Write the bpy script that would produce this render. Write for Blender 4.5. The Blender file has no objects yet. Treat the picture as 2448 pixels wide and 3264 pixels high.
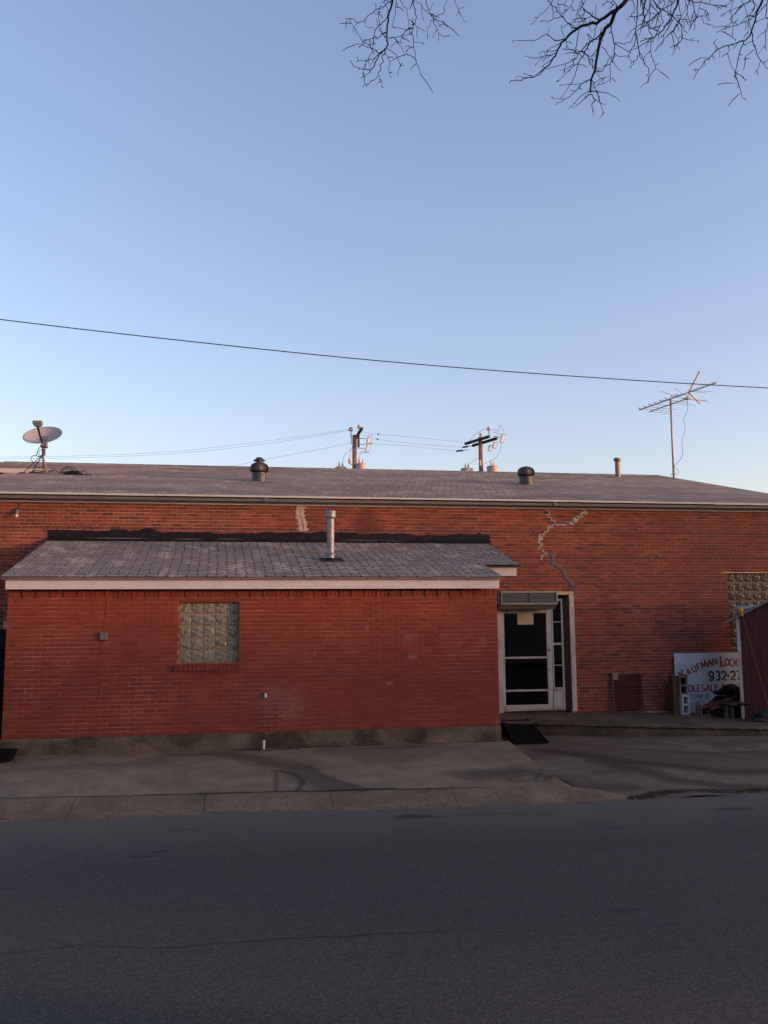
import bpy, math, random
from mathutils import Vector, Matrix
random.seed(7)
V = Vector
scene = bpy.context.scene
COL = scene.collection

# ------------------------------------------------------------------ camera
cam_data = bpy.data.cameras.new('camera')
cam = bpy.data.objects.new('camera', cam_data)
COL.objects.link(cam)
cam_data.sensor_fit = 'VERTICAL'
cam_data.sensor_height = 24.0
cam_data.lens = 20.69
cam_data.clip_start = 0.05
cam_data.clip_end = 3000
YAW, PITCH, ROLL = 0.16737, 0.12249, -0.0078
CAM = V((3.412, -14.2705, 1.7188))
fwd = V((math.sin(YAW) * math.cos(PITCH), math.cos(YAW) * math.cos(PITCH), math.sin(PITCH)))
r0 = V((math.cos(YAW), -math.sin(YAW), 0))
u0 = r0.cross(fwd)
rgt = r0 * math.cos(ROLL) + u0 * math.sin(ROLL)
upv = u0 * math.cos(ROLL) - r0 * math.sin(ROLL)
cam.matrix_world = Matrix(((rgt.x, upv.x, -fwd.x, CAM.x), (rgt.y, upv.y, -fwd.y, CAM.y),
                           (rgt.z, upv.z, -fwd.z, CAM.z), (0, 0, 0, 1)))
scene.camera = cam

# ------------------------------------------------------------------ light
SUN_EL, SUN_AZ = math.radians(5.0), math.radians(115.0)     # azimuth clockwise from +Y
world = bpy.data.worlds.new('World')
scene.world = world
world.use_nodes = True
wn = world.node_tree
bg = wn.nodes['Background']
sky = wn.nodes.new('ShaderNodeTexSky')
sky.sky_type = 'NISHITA'
sky.sun_disc = False
sky.sun_elevation = SUN_EL
sky.sun_rotation = SUN_AZ
sky.altitude = 100
sky.air_density = 1.0
sky.dust_density = 2.0
sky.ozone_density = 0.8
tint = wn.nodes.new('ShaderNodeMixRGB')            # one even white balance for the whole sky
tint.blend_type = 'MULTIPLY'
tint.inputs[0].default_value = 1.0
tint.inputs[2].default_value = (0.975, 0.935, 1.22, 1)
wn.links.new(sky.outputs[0], tint.inputs[1])
wn.links.new(tint.outputs[0], bg.inputs[0])
bg.inputs[1].default_value = 0.15
sun_data = bpy.data.lights.new('sun', 'SUN')
sun_data.energy = 1.25
sun_data.angle = math.radians(2.0)
sun_data.color = (1.0, 0.52, 0.36)
sun = bpy.data.objects.new('sun', sun_data)
COL.objects.link(sun)
S = V((math.sin(SUN_AZ) * math.cos(SUN_EL), math.cos(SUN_AZ) * math.cos(SUN_EL), math.sin(SUN_EL)))
sun.rotation_euler = S.to_track_quat('Z', 'Y').to_euler()
sun.location = (40, -30, 20)
scene.view_settings.view_transform = 'Standard'
scene.view_settings.look = 'None'
scene.view_settings.gamma = 1
scene.view_settings.use_curve_mapping = False
scene.view_settings.exposure = 1.55

# ------------------------------------------------------------------ materials
class NT:
    """small node-tree writer"""
    def __init__(self, name):
        self.m = bpy.data.materials.new(name)
        self.m.use_nodes = True
        self.t = self.m.node_tree
        self.b = self.t.nodes['Principled BSDF']
        self.geo = None
    def n(self, typ, **kw):
        nd = self.t.nodes.new('ShaderNode' + typ)
        for k, v in kw.items():
            setattr(nd, k, v)
        return nd
    def put(self, sock, v):
        if isinstance(v, bpy.types.NodeSocket):
            self.t.links.new(v, sock)
        elif isinstance(v, (tuple, list)) and len(v) == 3 and sock.type == 'RGBA':
            sock.default_value = (*v, 1)
        else:
            sock.default_value = v
    def pos(self):
        if not self.geo:
            self.geo = self.n('NewGeometry')
        return self.geo.outputs['Position']
    def scaled(self, s):
        mp = self.n('Mapping')
        self.put(mp.inputs['Vector'], self.pos())
        mp.inputs['Scale'].default_value = s
        return mp.outputs[0]
    def noise(self, scale, detail=4, rough=.55, vec=None, dist=0):
        nd = self.n('TexNoise')
        self.put(nd.inputs['Vector'], vec if vec else self.pos())
        nd.inputs['Scale'].default_value = scale
        nd.inputs['Detail'].default_value = detail
        nd.inputs['Roughness'].default_value = rough
        nd.inputs['Distortion'].default_value = dist
        return nd.outputs['Fac']
    def ramp(self, fac, stops, interp='LINEAR'):
        nd = self.n('ValToRGB')
        cr = nd.color_ramp
        cr.interpolation = interp
        while len(cr.elements) < len(stops):
            cr.elements.new(.5)
        for e, (p, c) in zip(cr.elements, stops):
            e.position = p
            e.color = (c, c, c, 1) if isinstance(c, (int, float)) else (*c, 1)
        self.put(nd.inputs[0], fac)
        return nd.outputs[0]
    def mix(self, fac, a, b, mode='MIX'):
        nd = self.n('MixRGB', blend_type=mode)
        self.put(nd.inputs[0], fac); self.put(nd.inputs[1], a); self.put(nd.inputs[2], b)
        return nd.outputs[0]
    def math(self, op, a, b=0.0, clamp=False):
        nd = self.n('Math', operation=op)
        nd.use_clamp = clamp
        self.put(nd.inputs[0], a); self.put(nd.inputs[1], b)
        return nd.outputs[0]
    def attr(self, name):
        nd = self.n('Attribute', attribute_name=name)
        return nd.outputs['Fac']
    def blob(self, centre, size, wob=.35, wscale=3.0):
        """soft-edged patch round a point, 1 inside to 0 outside"""
        mp = self.n('Mapping', vector_type='POINT')
        self.put(mp.inputs['Vector'], self.pos())
        sc = [1.0 / max(s, 1e-4) for s in size]
        mp.inputs['Scale'].default_value = sc
        mp.inputs['Location'].default_value = [-c * s for c, s in zip(centre, sc)]
        ln = self.n('VectorMath', operation='LENGTH')
        self.put(ln.inputs[0], mp.outputs[0])
        d = self.math('ADD', ln.outputs['Value'], self.math('MULTIPLY', self.math('SUBTRACT', self.noise(wscale, 5, .65), .5), wob * 4))
        return self.ramp(d, [(.35, 1.0), (1.0, 0.0)])
    def path(self, pts, width, wob=.3, wscale=6.0):
        """soft-edged band following a line of (x, y) points on the ground"""
        sx = self.n('SeparateXYZ'); self.put(sx.inputs[0], self.pos())
        cb = self.n('CombineXYZ'); self.put(cb.inputs[0], sx.outputs[0]); self.put(cb.inputs[1], sx.outputs[1])
        best = None
        for (xa, ya), (xb, yb) in zip(pts, pts[1:]):
            ab = (xb - xa, yb - ya, 0); l2 = ab[0] ** 2 + ab[1] ** 2
            pa = self.n('VectorMath', operation='SUBTRACT'); self.put(pa.inputs[0], cb.outputs[0]); pa.inputs[1].default_value = (xa, ya, 0)
            dt = self.n('VectorMath', operation='DOT_PRODUCT'); self.put(dt.inputs[0], pa.outputs[0]); dt.inputs[1].default_value = tuple(q / l2 for q in ab)
            h = self.math('ADD', dt.outputs['Value'], 0.0, True)
            sc = self.n('VectorMath', operation='SCALE'); sc.inputs[0].default_value = ab; self.put(sc.inputs['Scale'], h)
            df = self.n('VectorMath', operation='DISTANCE'); self.put(df.inputs[0], pa.outputs[0]); self.put(df.inputs[1], sc.outputs[0])
            best = df.outputs['Value'] if best is None else self.math('MINIMUM', best, df.outputs['Value'])
        d = self.math('ADD', self.math('DIVIDE', best, width), self.math('MULTIPLY', self.math('SUBTRACT', self.noise(wscale, 5, .7), .5), wob * 4))
        return self.ramp(d, [(.3, 1.0), (1.0, 0.0)])
    def bump(self, h, strength=.3, dist=.01):
        nd = self.n('Bump')
        nd.inputs['Strength'].default_value = strength
        nd.inputs['Distance'].default_value = dist
        self.put(nd.inputs['Height'], h)
        self.put(self.b.inputs['Normal'], nd.outputs[0])
    def done(self, col, rough=.8, spec=.3, metal=0.0):
        self.put(self.b.inputs['Base Color'], col)
        self.put(self.b.inputs['Roughness'], rough)
        self.b.inputs['Specular IOR Level'].default_value = spec
        self.b.inputs['Metallic'].default_value = metal
        return self.m

def plain(name, c, rough=.7, spec=.3, metal=0.0, var=.25, scale=8.0, fine=60.0, bump=.15):
    k = NT(name)
    n1 = k.noise(scale, 5, .6)
    n2 = k.noise(fine, 3, .6)
    f = k.math('ADD', k.math('MULTIPLY', n1, .65), k.math('MULTIPLY', n2, .35))
    lo = tuple(x * (1 - var) for x in c); hi = tuple(min(1, x * (1 + var)) for x in c)
    col = k.ramp(f, [(.3, lo), (.7, hi)])
    if bump:
        k.bump(n2, bump, .004)
    return k.done(col, rough, spec, metal)

M = {}
# bricks of the big building: red to brown, some burnt dark
k = NT('brick_mixed_red')
tone = k.attr('tone')
c = k.ramp(tone, [(0, (.050, .024, .020)), (.14, (.100, .034, .024)), (.3, (.165, .040, .027)), (.55, (.225, .050, .031)), (.8, (.300, .070, .039)), (1, (.215, .085, .055))])
big = k.noise(.55, 5, .6)
c = k.mix(k.ramp(big, [(.35, .55), (.6, 0.0)]), c, (.115, .040, .028))
c = k.mix(k.math('MULTIPLY', k.noise(70, 4, .7), .45), c, (.10, .032, .022))
c = k.mix(k.math('MULTIPLY', k.blob((6.05, 3.43, 3.72), (.42, .4, .42)), .6), c, (.055, .022, .02))
k.bump(k.noise(120, 4, .7), .35, .004)
M['brick'] = k.done(c, .88, .2)
# bricks of the annex: one even deeper red, painted-looking
k = NT('brick_even_red')
tone = k.attr('tone')
c = k.ramp(tone, [(0, (.150, .030, .020)), (.3, (.185, .036, .022)), (.7, (.215, .042, .025)), (1, (.255, .055, .030))])
c = k.mix(k.ramp(k.noise(.7, 5, .6), [(.38, .5), (.62, 0.0)]), c, (.150, .028, .020))
c = k.mix(k.math('MULTIPLY', k.noise(90, 4, .7), .35), c, (.13, .024, .018))
bl = k.math('MULTIPLY', k.blob((4.12, 0, .42), (.55, .5, .42), .3, 4), .30)
c = k.mix(bl, c, (.26, .15, .135))
for (x, z, sx, sz, a) in ((5.52, 1.60, .05, .08, .22), (6.23, 1.44, .10, .10, .14), (6.26, 1.14, .12, .06, .28), (5.89, .72, .06, .05, .35), (4.68, 1.20, .02, .06, .4), (7.46, 1.39, .05, .09, .2)):
    c = k.mix(k.math('MULTIPLY', k.blob((x, 0, z), (sx, .3, sz), .3, 9), a), c, (.36, .25, .24))
k.bump(k.noise(110, 4, .7), .3, .004)
M['brick_annex'] = k.done(c, .85, .22)
# mortar
k = NT('mortar_tan')
c = k.ramp(k.noise(9, 5, .65), [(.3, (.36, .205, .160)), (.7, (.62, .41, .33))])
c = k.mix(k.ramp(k.noise(1.1, 4, .6), [(.4, .5), (.62, 0.0)]), c, (.17, .09, .065))
c = k.mix(k.math('MULTIPLY', k.blob((6.05, 3.43, 3.72), (.42, .4, .42)), .75), c, (.06, .03, .025))
k.bump(k.noise(160, 3, .7), .4, .004)
M['mortar'] = k.done(c, .95, .1)
k = NT('mortar_reddish')
c = k.ramp(k.noise(7, 5, .65), [(.3, (.30, .125, .090)), (.7, (.54, .28, .21))])
c = k.mix(k.ramp(k.noise(.9, 4, .6), [(.42, .65), (.6, 0.0)]), c, (.15, .050, .036))
c = k.mix(k.blob((3.95, 0, .22), (.46, .5, .40), .16, 5), c, (.030, .014, .012))
k.bump(k.noise(160, 3, .7), .4, .004)
M['mortar_annex'] = k.done(c, .95, .1)
# shingles
def shingle_mat(name, a, b, stain):
    k = NT(name)
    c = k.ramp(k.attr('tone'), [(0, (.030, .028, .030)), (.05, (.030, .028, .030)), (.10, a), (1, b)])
    c = k.mix(k.ramp(k.noise(.8, 5, .65, k.scaled((.5, 1.2, 1))), [(.40, .75), (.60, 0.0)]), c, stain)
    c = k.mix(k.ramp(k.noise(3.0, 4, .7, k.scaled((1, .35, 1))), [(.52, 0.0), (.70, .45)]), c, tuple(min(1, x * 1.35) for x in b))
    c = k.mix(k.math('MULTIPLY', k.noise(140, 2, .8), .45), c, tuple(x * .45 for x in a))
    k.bump(k.noise(260, 2, .8), .5, .003)
    return k.done(c, .95, .12)
M['shingle'] = shingle_mat('shingle_grey', (.235, .222, .220), (.430, .408, .395), (.185, .176, .174))
M['shingle_far'] = shingle_mat('shingle_old_grey', (.235, .192, .170), (.440, .365, .325), (.165, .140, .130))
M['deck'] = plain('asphalt_felt', (.018, .017, .018), .95, .1)
k = NT('roof_tar')
n = k.noise(14, 5, .65)
c = k.ramp(n, [(.3, (.003, .0025, .004)), (.7, (.010, .008, .012))])
for (x, z, sx, sz) in ((1.2, 3.345, .7, .018), (2.5, 3.34, .35, .015), (3.3, 3.345, .3, .012), (5.9, 3.34, .5, .014), (6.6, 3.335, .25, .010)):
    c = k.mix(k.math('MULTIPLY', k.blob((x, 3.4, z), (sx, .5, sz), .35, 14), .6), c, (.16, .15, .15))
k.bump(k.math('ADD', n, k.noise(45, 4, .7)), .9, .008)
M['tar'] = k.done(c, .7, .2)
# painted wood
def paint(name, c, dirt, amt=.5, rough=.55, streak=True):
    k = NT(name)
    v = k.scaled((1, 1, .12)) if streak else None
    n = k.noise(9, 6, .7, v)
    n2 = k.noise(2.2, 5, .6)
    f = k.math('MULTIPLY', k.ramp(n, [(.45, 0.0), (.75, 1.0)]), amt)
    col = k.mix(f, c, dirt)
    col = k.mix(k.math('MULTIPLY', k.ramp(n2, [(.5, 0.0), (.8, 1.0)]), amt), col, dirt)
    k.bump(k.noise(70, 3, .6), .12, .003)
    return k.done(col, rough, .35)
M['white_trim'] = paint('white_trim_paint', (.46, .43, .43), (.33, .30, .29), .55, .5, False)
k = NT('white_door_paint')
n = k.ramp(k.noise(9, 6, .7, k.scaled((1, 1, .12))), [(.45, 0.0), (.75, .55)])
c = k.mix(n, (.37, .36, .35), (.19, .16, .12))
for (x, z, sx, sz, a) in ((10.07, -.13, .12, .07, .8), (9.6, -.14, .5, .05, .7), (8.9, -.10, .08, .10, .6), (9.93, .0, .05, .25, .45), (10.0, .27, .15, .03, .4)):
    c = k.mix(k.math('MULTIPLY', k.blob((x, 3.5, z), (sx, .6, sz), .4, 8), a), c, (.20, .105, .04))
M['white_door'] = k.done(c, .5, .35)
M['white_jamb'] = paint('white_jamb_paint', (.42, .40, .39), (.25, .13, .06), .75)
M['rust_paint'] = paint('peeling_yellow_paint', (.42, .25, .10), (.45, .42, .40), .8, .6, False)
M['rust_steel'] = plain('rusty_steel_channel', (.080, .045, .030), .7, .3, .1, .5, 12)
M['gutter'] = paint('weathered_gutter', (.145, .120, .105), (.07, .055, .048), .8, .5, False)
M['soffit'] = plain('soffit_wood', (.22, .2, .19), .8)
M['concrete_base'] = None
def concrete(name, a, b, stain, rough=.92, pat=1.1, amount=.9):
    k = NT(name)
    c = k.ramp(k.math('ADD', k.math('MULTIPLY', k.noise(2.4, 6, .7), .6), k.math('MULTIPLY', k.noise(17, 5, .75), .4)), [(.36, tuple(x * .8 for x in a)), (.64, tuple(x * 1.12 for x in b))])
    c = k.mix(k.math('MULTIPLY', k.ramp(k.noise(pat, 6, .62, k.scaled((1, 1, 1.6)), .4), [(.46, 0.0), (.62, 1.0)]), amount), c, stain)
    c = k.mix(k.ramp(k.noise(75, 4, .85), [(.42, .75), (.58, 0.0)]), c, tuple(x * .5 for x in a))
    k.bump(k.math('ADD', k.noise(180, 3, .75), k.math('MULTIPLY', k.noise(14, 4, .6), 1.5)), .45, .006)
    return k, c
k, c = concrete('plinth_concrete', (.110, .086, .064), (.180, .142, .106), (.024, .018, .014), .92, 1.3, .9)
c = k.mix(k.ramp(k.noise(30, 4, .7), [(.55, 0.0), (.75, .5)]), c, (.2, .16, .11))
M['plinth'] = k.done(c, .95, .15)
k, c = concrete('platform_concrete', (.080, .060, .044), (.150, .112, .080), (.042, .031, .023), pat=.9, amount=.75)
M['platform'] = k.done(c, .92, .2)
k, c = concrete('apron_concrete', (.185, .136, .092), (.295, .225, .155), (.112, .078, .052), pat=.55, amount=.7)
for (x, y, sx, sy, a) in ((6.9, -2.4, .9, .45, .8), (2.9, -.25, .8, .16, .55), (1.0, -1.0, 1.6, .3, .35), (5.8, -.25, 1.5, .12, .6), (-.3, -2.0, 1.2, .5, .35)):
    c = k.mix(k.math('MULTIPLY', k.blob((x, y, -.3), (sx, sy, 5), .35, 3.5), a), c, (.062, .046, .037))
c = k.mix(k.math('MULTIPLY', k.path([(3.32, -.40), (3.76, -.80), (4.04, -1.32), (4.28, -1.69), (4.45, -2.4), (4.8, -3.04)], .36, .3, 3.5), .8), c, (.070, .050, .037))
c = k.mix(k.math('MULTIPLY', k.path([(4.0, -1.75), (3.97, -2.47), (3.94, -2.95)], .055, .3, 7), .6), c, (.045, .036, .033))
c = k.mix(k.math('MULTIPLY', k.path([(4.08, -1.80), (4.22, -1.98), (4.30, -2.3), (4.30, -2.61), (4.2, -2.95)], .060, .3, 7), .75), c, (.030, .026, .026))
c = k.mix(k.math('MULTIPLY', k.path([(4.45, -1.5), (4.60, -2.2), (4.95, -2.95)], .10, .25, 6), .6), c, (.045, .038, .036))
c = k.mix(k.math('MULTIPLY', k.path([(3.0, -2.92), (4.2, -3.0), (5.4, -3.1)], .05, .3, 8), .9), c, (.022, .018, .015))
M['apron'] = k.done(c, .92, .2)
k, c = concrete('driveway_concrete', (.125, .096, .073), (.205, .160, .124), (.068, .047, .034), pat=.6, amount=.75)
for (x, y, sx, sy, a) in ((12.2, -2.9, 1.6, .5, .8), (8.3, -3.1, .5, .4, .7), (11.8, -.9, 1.2, .3, .5)):
    c = k.mix(k.math('MULTIPLY', k.blob((x, y, -.43), (sx, sy, 5), .35, 2.6), a), c, (.034, .023, .018))
c = k.mix(k.math('MULTIPLY', k.path([(8.5, 0.0), (8.84, -.36), (9.15, -.95), (9.5, -1.39), (9.9, -1.75), (10.3, -2.4), (11.2, -2.6)], .34, .35, 3.2), .85), c, (.032, .022, .018))
c = k.mix(k.math('MULTIPLY', k.path([(9.0, -1.2), (9.2, -2.0), (9.42, -2.9), (9.8, -3.3), (10.6, -3.5)], .30, .4, 3.0), .75), c, (.034, .023, .019))
c = k.mix(k.math('MULTIPLY', k.path([(9.9, -.2), (10.7, -.7), (11.9, -.8), (13.6, -.6)], .16, .4, 4.0), .6), c, (.036, .026, .022))
c = k.mix(k.math('MULTIPLY', k.path([(7.75, -2.6), (7.8, -3.4), (7.95, -3.8), (8.3, -3.72), (8.8, -3.5), (9.3, -3.48), (10.2, -3.6), (12, -3.5)], .15, .45, 5.0), .95), c, (.022, .014, .010))
c = k.mix(k.math('MULTIPLY', k.path([(10.85, .7), (11.1, -.3), (11.35, -1.1)], .10, .4, 5.0), .18), c, (.24, .22, .21))
k.bump(k.math('ADD', k.noise(60, 4, .8), k.math('MULTIPLY', k.noise(7, 5, .7), 3.0)), .6, .012)
M['driveway'] = k.done(c, .88, .25)
k, c = concrete('kerb_concrete', (.150, .110, .075), (.230, .172, .118), (.090, .063, .044), pat=1.6, amount=.6)
M['kerb'] = k.done(c, .92, .2)
# asphalt
k = NT('asphalt')
agg = k.math('ADD', k.math('MULTIPLY', k.noise(170, 3, .8), .55), k.math('MULTIPLY', k.noise(48, 4, .8), .45))
c = k.ramp(agg, [(.40, (.011, .0100, .0090)), (.5, (.038, .0342, .0305)), (.60, (.088, .080, .071))])
c = k.mix(k.math('MULTIPLY', k.ramp(k.noise(.45, 5, .6, k.scaled((.5, 1, 1))), [(.4, 0.0), (.65, 1.0)]), .55), c, (.040, .036, .032))
c = k.mix(k.ramp(k.noise(1.2, 5, .65, k.scaled((.10, 1, 1))), [(.45, 0.0), (.68, .45)]), c, (.075, .067, .060))
c = k.mix(k.ramp(k.noise(6.0, 5, .75), [(.30, .55), (.46, 0.0)]), c, (.024, .022, .020))
v2 = k.n('TexVoronoi'); k.put(v2.inputs['Vector'], k.pos()); v2.inputs['Scale'].default_value = 78
sv = k.n('SeparateColor'); k.put(sv.inputs[0], v2.outputs['Color'])
c = k.mix(.55, c, k.ramp(sv.outputs[0], [(.1, (.012, .0110, .0102)), (.6, (.030, .0272, .0250)), (.95, (.082, .0745, .069))]))
vz = k.n('TexVoronoi'); k.put(vz.inputs['Vector'], k.pos()); vz.inputs['Scale'].default_value = 95
c = k.mix(k.ramp(vz.outputs['Distance'], [(.10, .55), (.22, 0.0)]), c, (.145, .135, .14))
sx = k.n('SeparateXYZ'); k.put(sx.inputs[0], k.pos())
dust = k.math('ADD', sx.outputs['Y'], k.math('MULTIPLY', k.math('SUBTRACT', k.noise(1.4, 5, .6), .5), 1.0))
c = k.mix(k.ramp(k.math('MULTIPLY', k.math('ADD', dust, 7.0), .28), [(.35, 0.0), (.95, .55)]), c, (.135, .115, .100))
for (x, y, sx_, sy_, a) in ((5.42, -4.25, .30, .16, 1.0), (5.9, -4.3, .45, .05, .7), (2.6, -5.45, .20, .08, .95), (2.75, -5.3, .16, .06, .95), (6.25, -7.85, .18, .09, .95), (9.1, -4.6, .36, .12, .9), (2.9, -4.4, .3, .04, .7), (7.4, -5.2, .14, .05, .8), (1.6, -6.3, .12, .05, .8), (8.4, -5.4, .2, .04, .5), (4.6, -8.9, .06, .04, .7), (3.9, -4.35, .3, .05, .35)):
    c = k.mix(k.math('MULTIPLY', k.blob((x, y, -.44), (sx_, sy_, 5), .25, 9), a), c, (.018, .016, .018))
k.bump(k.math('ADD', agg, k.math('MULTIPLY', vz.outputs['Distance'], .8)), .75, .010)
M['asphalt'] = k.done(c, .82, .35)
M['soil'] = plain('dry_soil', (.11, .085, .06), .95, .1, var=.4)
M['litter'] = plain('dead_leaf_litter', (.060, .032, .020), .9, .1, var=.6, scale=20)
M['crack'] = plain('crack_and_shade_black', (.010, .009, .010), .9, .1)  # cracks, and also painted shade behind the slats and inside block cores
M['rubber'] = plain('black_rubber', (.0045, .0043, .0055), .95, .06, var=.3, bump=.5)
M['black_plastic'] = plain('black_plastic', (.0065, .0065, .008), .9, .08, var=.3)
M['galv'] = plain('galvanised_steel', (.20, .20, .205), .5, .5, .55, .35, 16)
M['vent_dark'] = plain('weathered_dark_steel', (.050, .047, .050), .5, .5, .45, .45, 12)
M['vent_rust'] = plain('brown_vent_steel', (.20, .145, .10), .55, .4, .35, .35, 12)
M['dish'] = plain('dish_grey', (.33, .30, .31), .5, .4, var=.12)
M['grey_plastic'] = plain('grey_plastic', (.11, .11, .12), .5, .4, var=.15)
M['dark_metal'] = plain('dark_metal', (.030, .028, .030), .5, .4, .3)
M['logo'] = plain('faded_print', (.16, .12, .14), .6, .3)
M['alu'] = plain('antenna_aluminium', (.30, .27, .26), .5, .5, .4, .25)
M['mast'] = plain('mast_steel', (.36, .30, .25), .55, .4, .2, .2)
M['cable'] = plain('black_cable', (.012, .012, .013), .6, .3)
M['cable_grey'] = plain('grey_cable', (.20, .19, .20), .6, .3)
M['pole_wood'] = plain('pole_wood', (.27, .125, .080), .9, .15, var=.45, scale=3)
M['arm_wood'] = plain('crossarm_wood', (.060, .046, .042), .9, .15, var=.4)
M['porcelain'] = plain('porcelain', (.58, .46, .40), .3, .5, var=.12)
M['tank'] = plain('transformer_grey', (.38, .33, .30), .5, .4, var=.15)
M['sign_white'] = paint('sign_board_paint', (.52, .54, .60), (.27, .26, .26), .75, .6, False)
M['sign_red'] = plain('sign_red_paint', (.25, .030, .030), .6, .3, var=.3)
M['sign_black'] = plain('sign_black_paint', (.018, .020, .032), .6, .3)
k, c = concrete('cinder_block', (.17, .155, .14), (.26, .24, .22), (.12, .105, .095))
M['block'] = k.done(c, .95, .1)
M['block_white'] = plain('whitewashed_block', (.44, .43, .43), .9, .15, var=.2)
M['block_pink'] = plain('pinkish_block', (.17, .105, .088), .9, .15, var=.25)
M['shed_red'] = paint('shed_red_paint', (.072, .0125, .0125), (.045, .009, .009), .5, .7)
M['shed_roof'] = plain('shed_roof_metal', (.16, .16, .18), .55, .4, .3)
M['old_wood'] = plain('old_reddish_wood', (.085, .048, .036), .9, .15, var=.35)
M['tag'] = plain('tan_card', (.20, .155, .11), .8, .15, var=.12)
M['paper'] = plain('old_paper', (.37, .32, .25), .8, .15, var=.14, scale=5)
M['tarp_red'] = plain('faded_red_tarp', (.085, .022, .020), .7, .2, var=.4)
M['bag'] = plain('black_bag_plastic', (.010, .009, .010), .5, .4, var=.4, bump=.6)
M['log'] = plain('dark_stone', (.050, .043, .036), .95, .1, var=.5, scale=9, bump=.8)
M['yellow'] = plain('yellow_plastic', (.55, .27, .03), .5, .4, var=.12)
M['mop_string'] = plain('mop_string', (.34, .34, .36), .9, .1, var=.3)
M['handle_wood'] = plain('mop_handle', (.12, .058, .032), .6, .3, var=.15)
M['white_pvc'] = plain('white_pvc', (.66, .65, .62), .45, .4, var=.1)
M['patch_white'] = plain('white_sealant', (.40, .34, .30), .8, .2, var=.25, scale=25)
M['patch_smear'] = plain('mortar_smear', (.34, .27, .23), .9, .15, var=.3, scale=20)
M['patch_grey'] = plain('grey_sealant', (.095, .092, .105), .8, .2, var=.25, scale=25)
M['bark'] = plain('bark', (.022, .017, .018), .9, .15, var=.35)
M['leaf'] = plain('evergreen_leaf', (.035, .055, .022), .7, .25, var=.4)
M['house'] = plain('house_siding', (.42, .38, .33), .8, .2)
M['house_roof'] = plain('house_shingle', (.09, .08, .075), .9, .15)
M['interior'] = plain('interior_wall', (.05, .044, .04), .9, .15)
M['interior_door'] = plain('interior_wood', (.16, .065, .03), .7, .25)
M['green_glass'] = plain('green_plastic', (.03, .12, .08), .4, .4)
# glass blocks: thick wavy glass, its translucent swirls put into the base colour
def glassblock(name, lo, hi, spec=.45, bmp=.55, rough=.22):
    k = NT(name)
    w = k.noise(9, 2, .5, None, 1.8)
    c = k.ramp(w, [(.3, lo), (.7, hi)])
    k.bump(w, bmp, .03)
    return k.done(c, rough, spec)
M['glassblock'] = glassblock('wavy_glass_block', (.105, .095, .068), (.245, .222, .168), .4, .32, .25)
M['glassblock_dark'] = glassblock('dark_wavy_glass_block', (.024, .019, .014), (.095, .071, .050), .25, .28, .35)
M['block_joint'] = plain('glass_block_joint', (.30, .225, .14), .85, .2)
k = NT('pane_glass')
tr = k.n('BsdfTransparent'); tr.inputs[0].default_value = (.72, .72, .72, 1)
gl = k.n('BsdfGlossy'); gl.inputs['Roughness'].default_value = .03
fr = k.n('Fresnel'); fr.inputs[0].default_value = 1.5
mx = k.n('MixShader')
k.put(mx.inputs[0], k.math('ADD', k.math('MULTIPLY', fr.outputs[0], .60), .0))
k.t.links.new(tr.outputs[0], mx.inputs[1]); k.t.links.new(gl.outputs[0], mx.inputs[2])
k.t.links.new(mx.outputs[0], k.t.nodes['Material Output'].inputs[0])
M['glass'] = k.m
k = NT('fly_mesh')
tr = k.n('BsdfTransparent')
df = k.n('BsdfDiffuse'); df.inputs[0].default_value = (.020, .016, .016, 1)
mx = k.n('MixShader'); mx.inputs[0].default_value = .28
k.t.links.new(tr.outputs[0], mx.inputs[1]); k.t.links.new(df.outputs[0], mx.inputs[2])
k.t.links.new(mx.outputs[0], k.t.nodes['Material Output'].inputs[0])
M['fly_mesh'] = k.m

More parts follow.
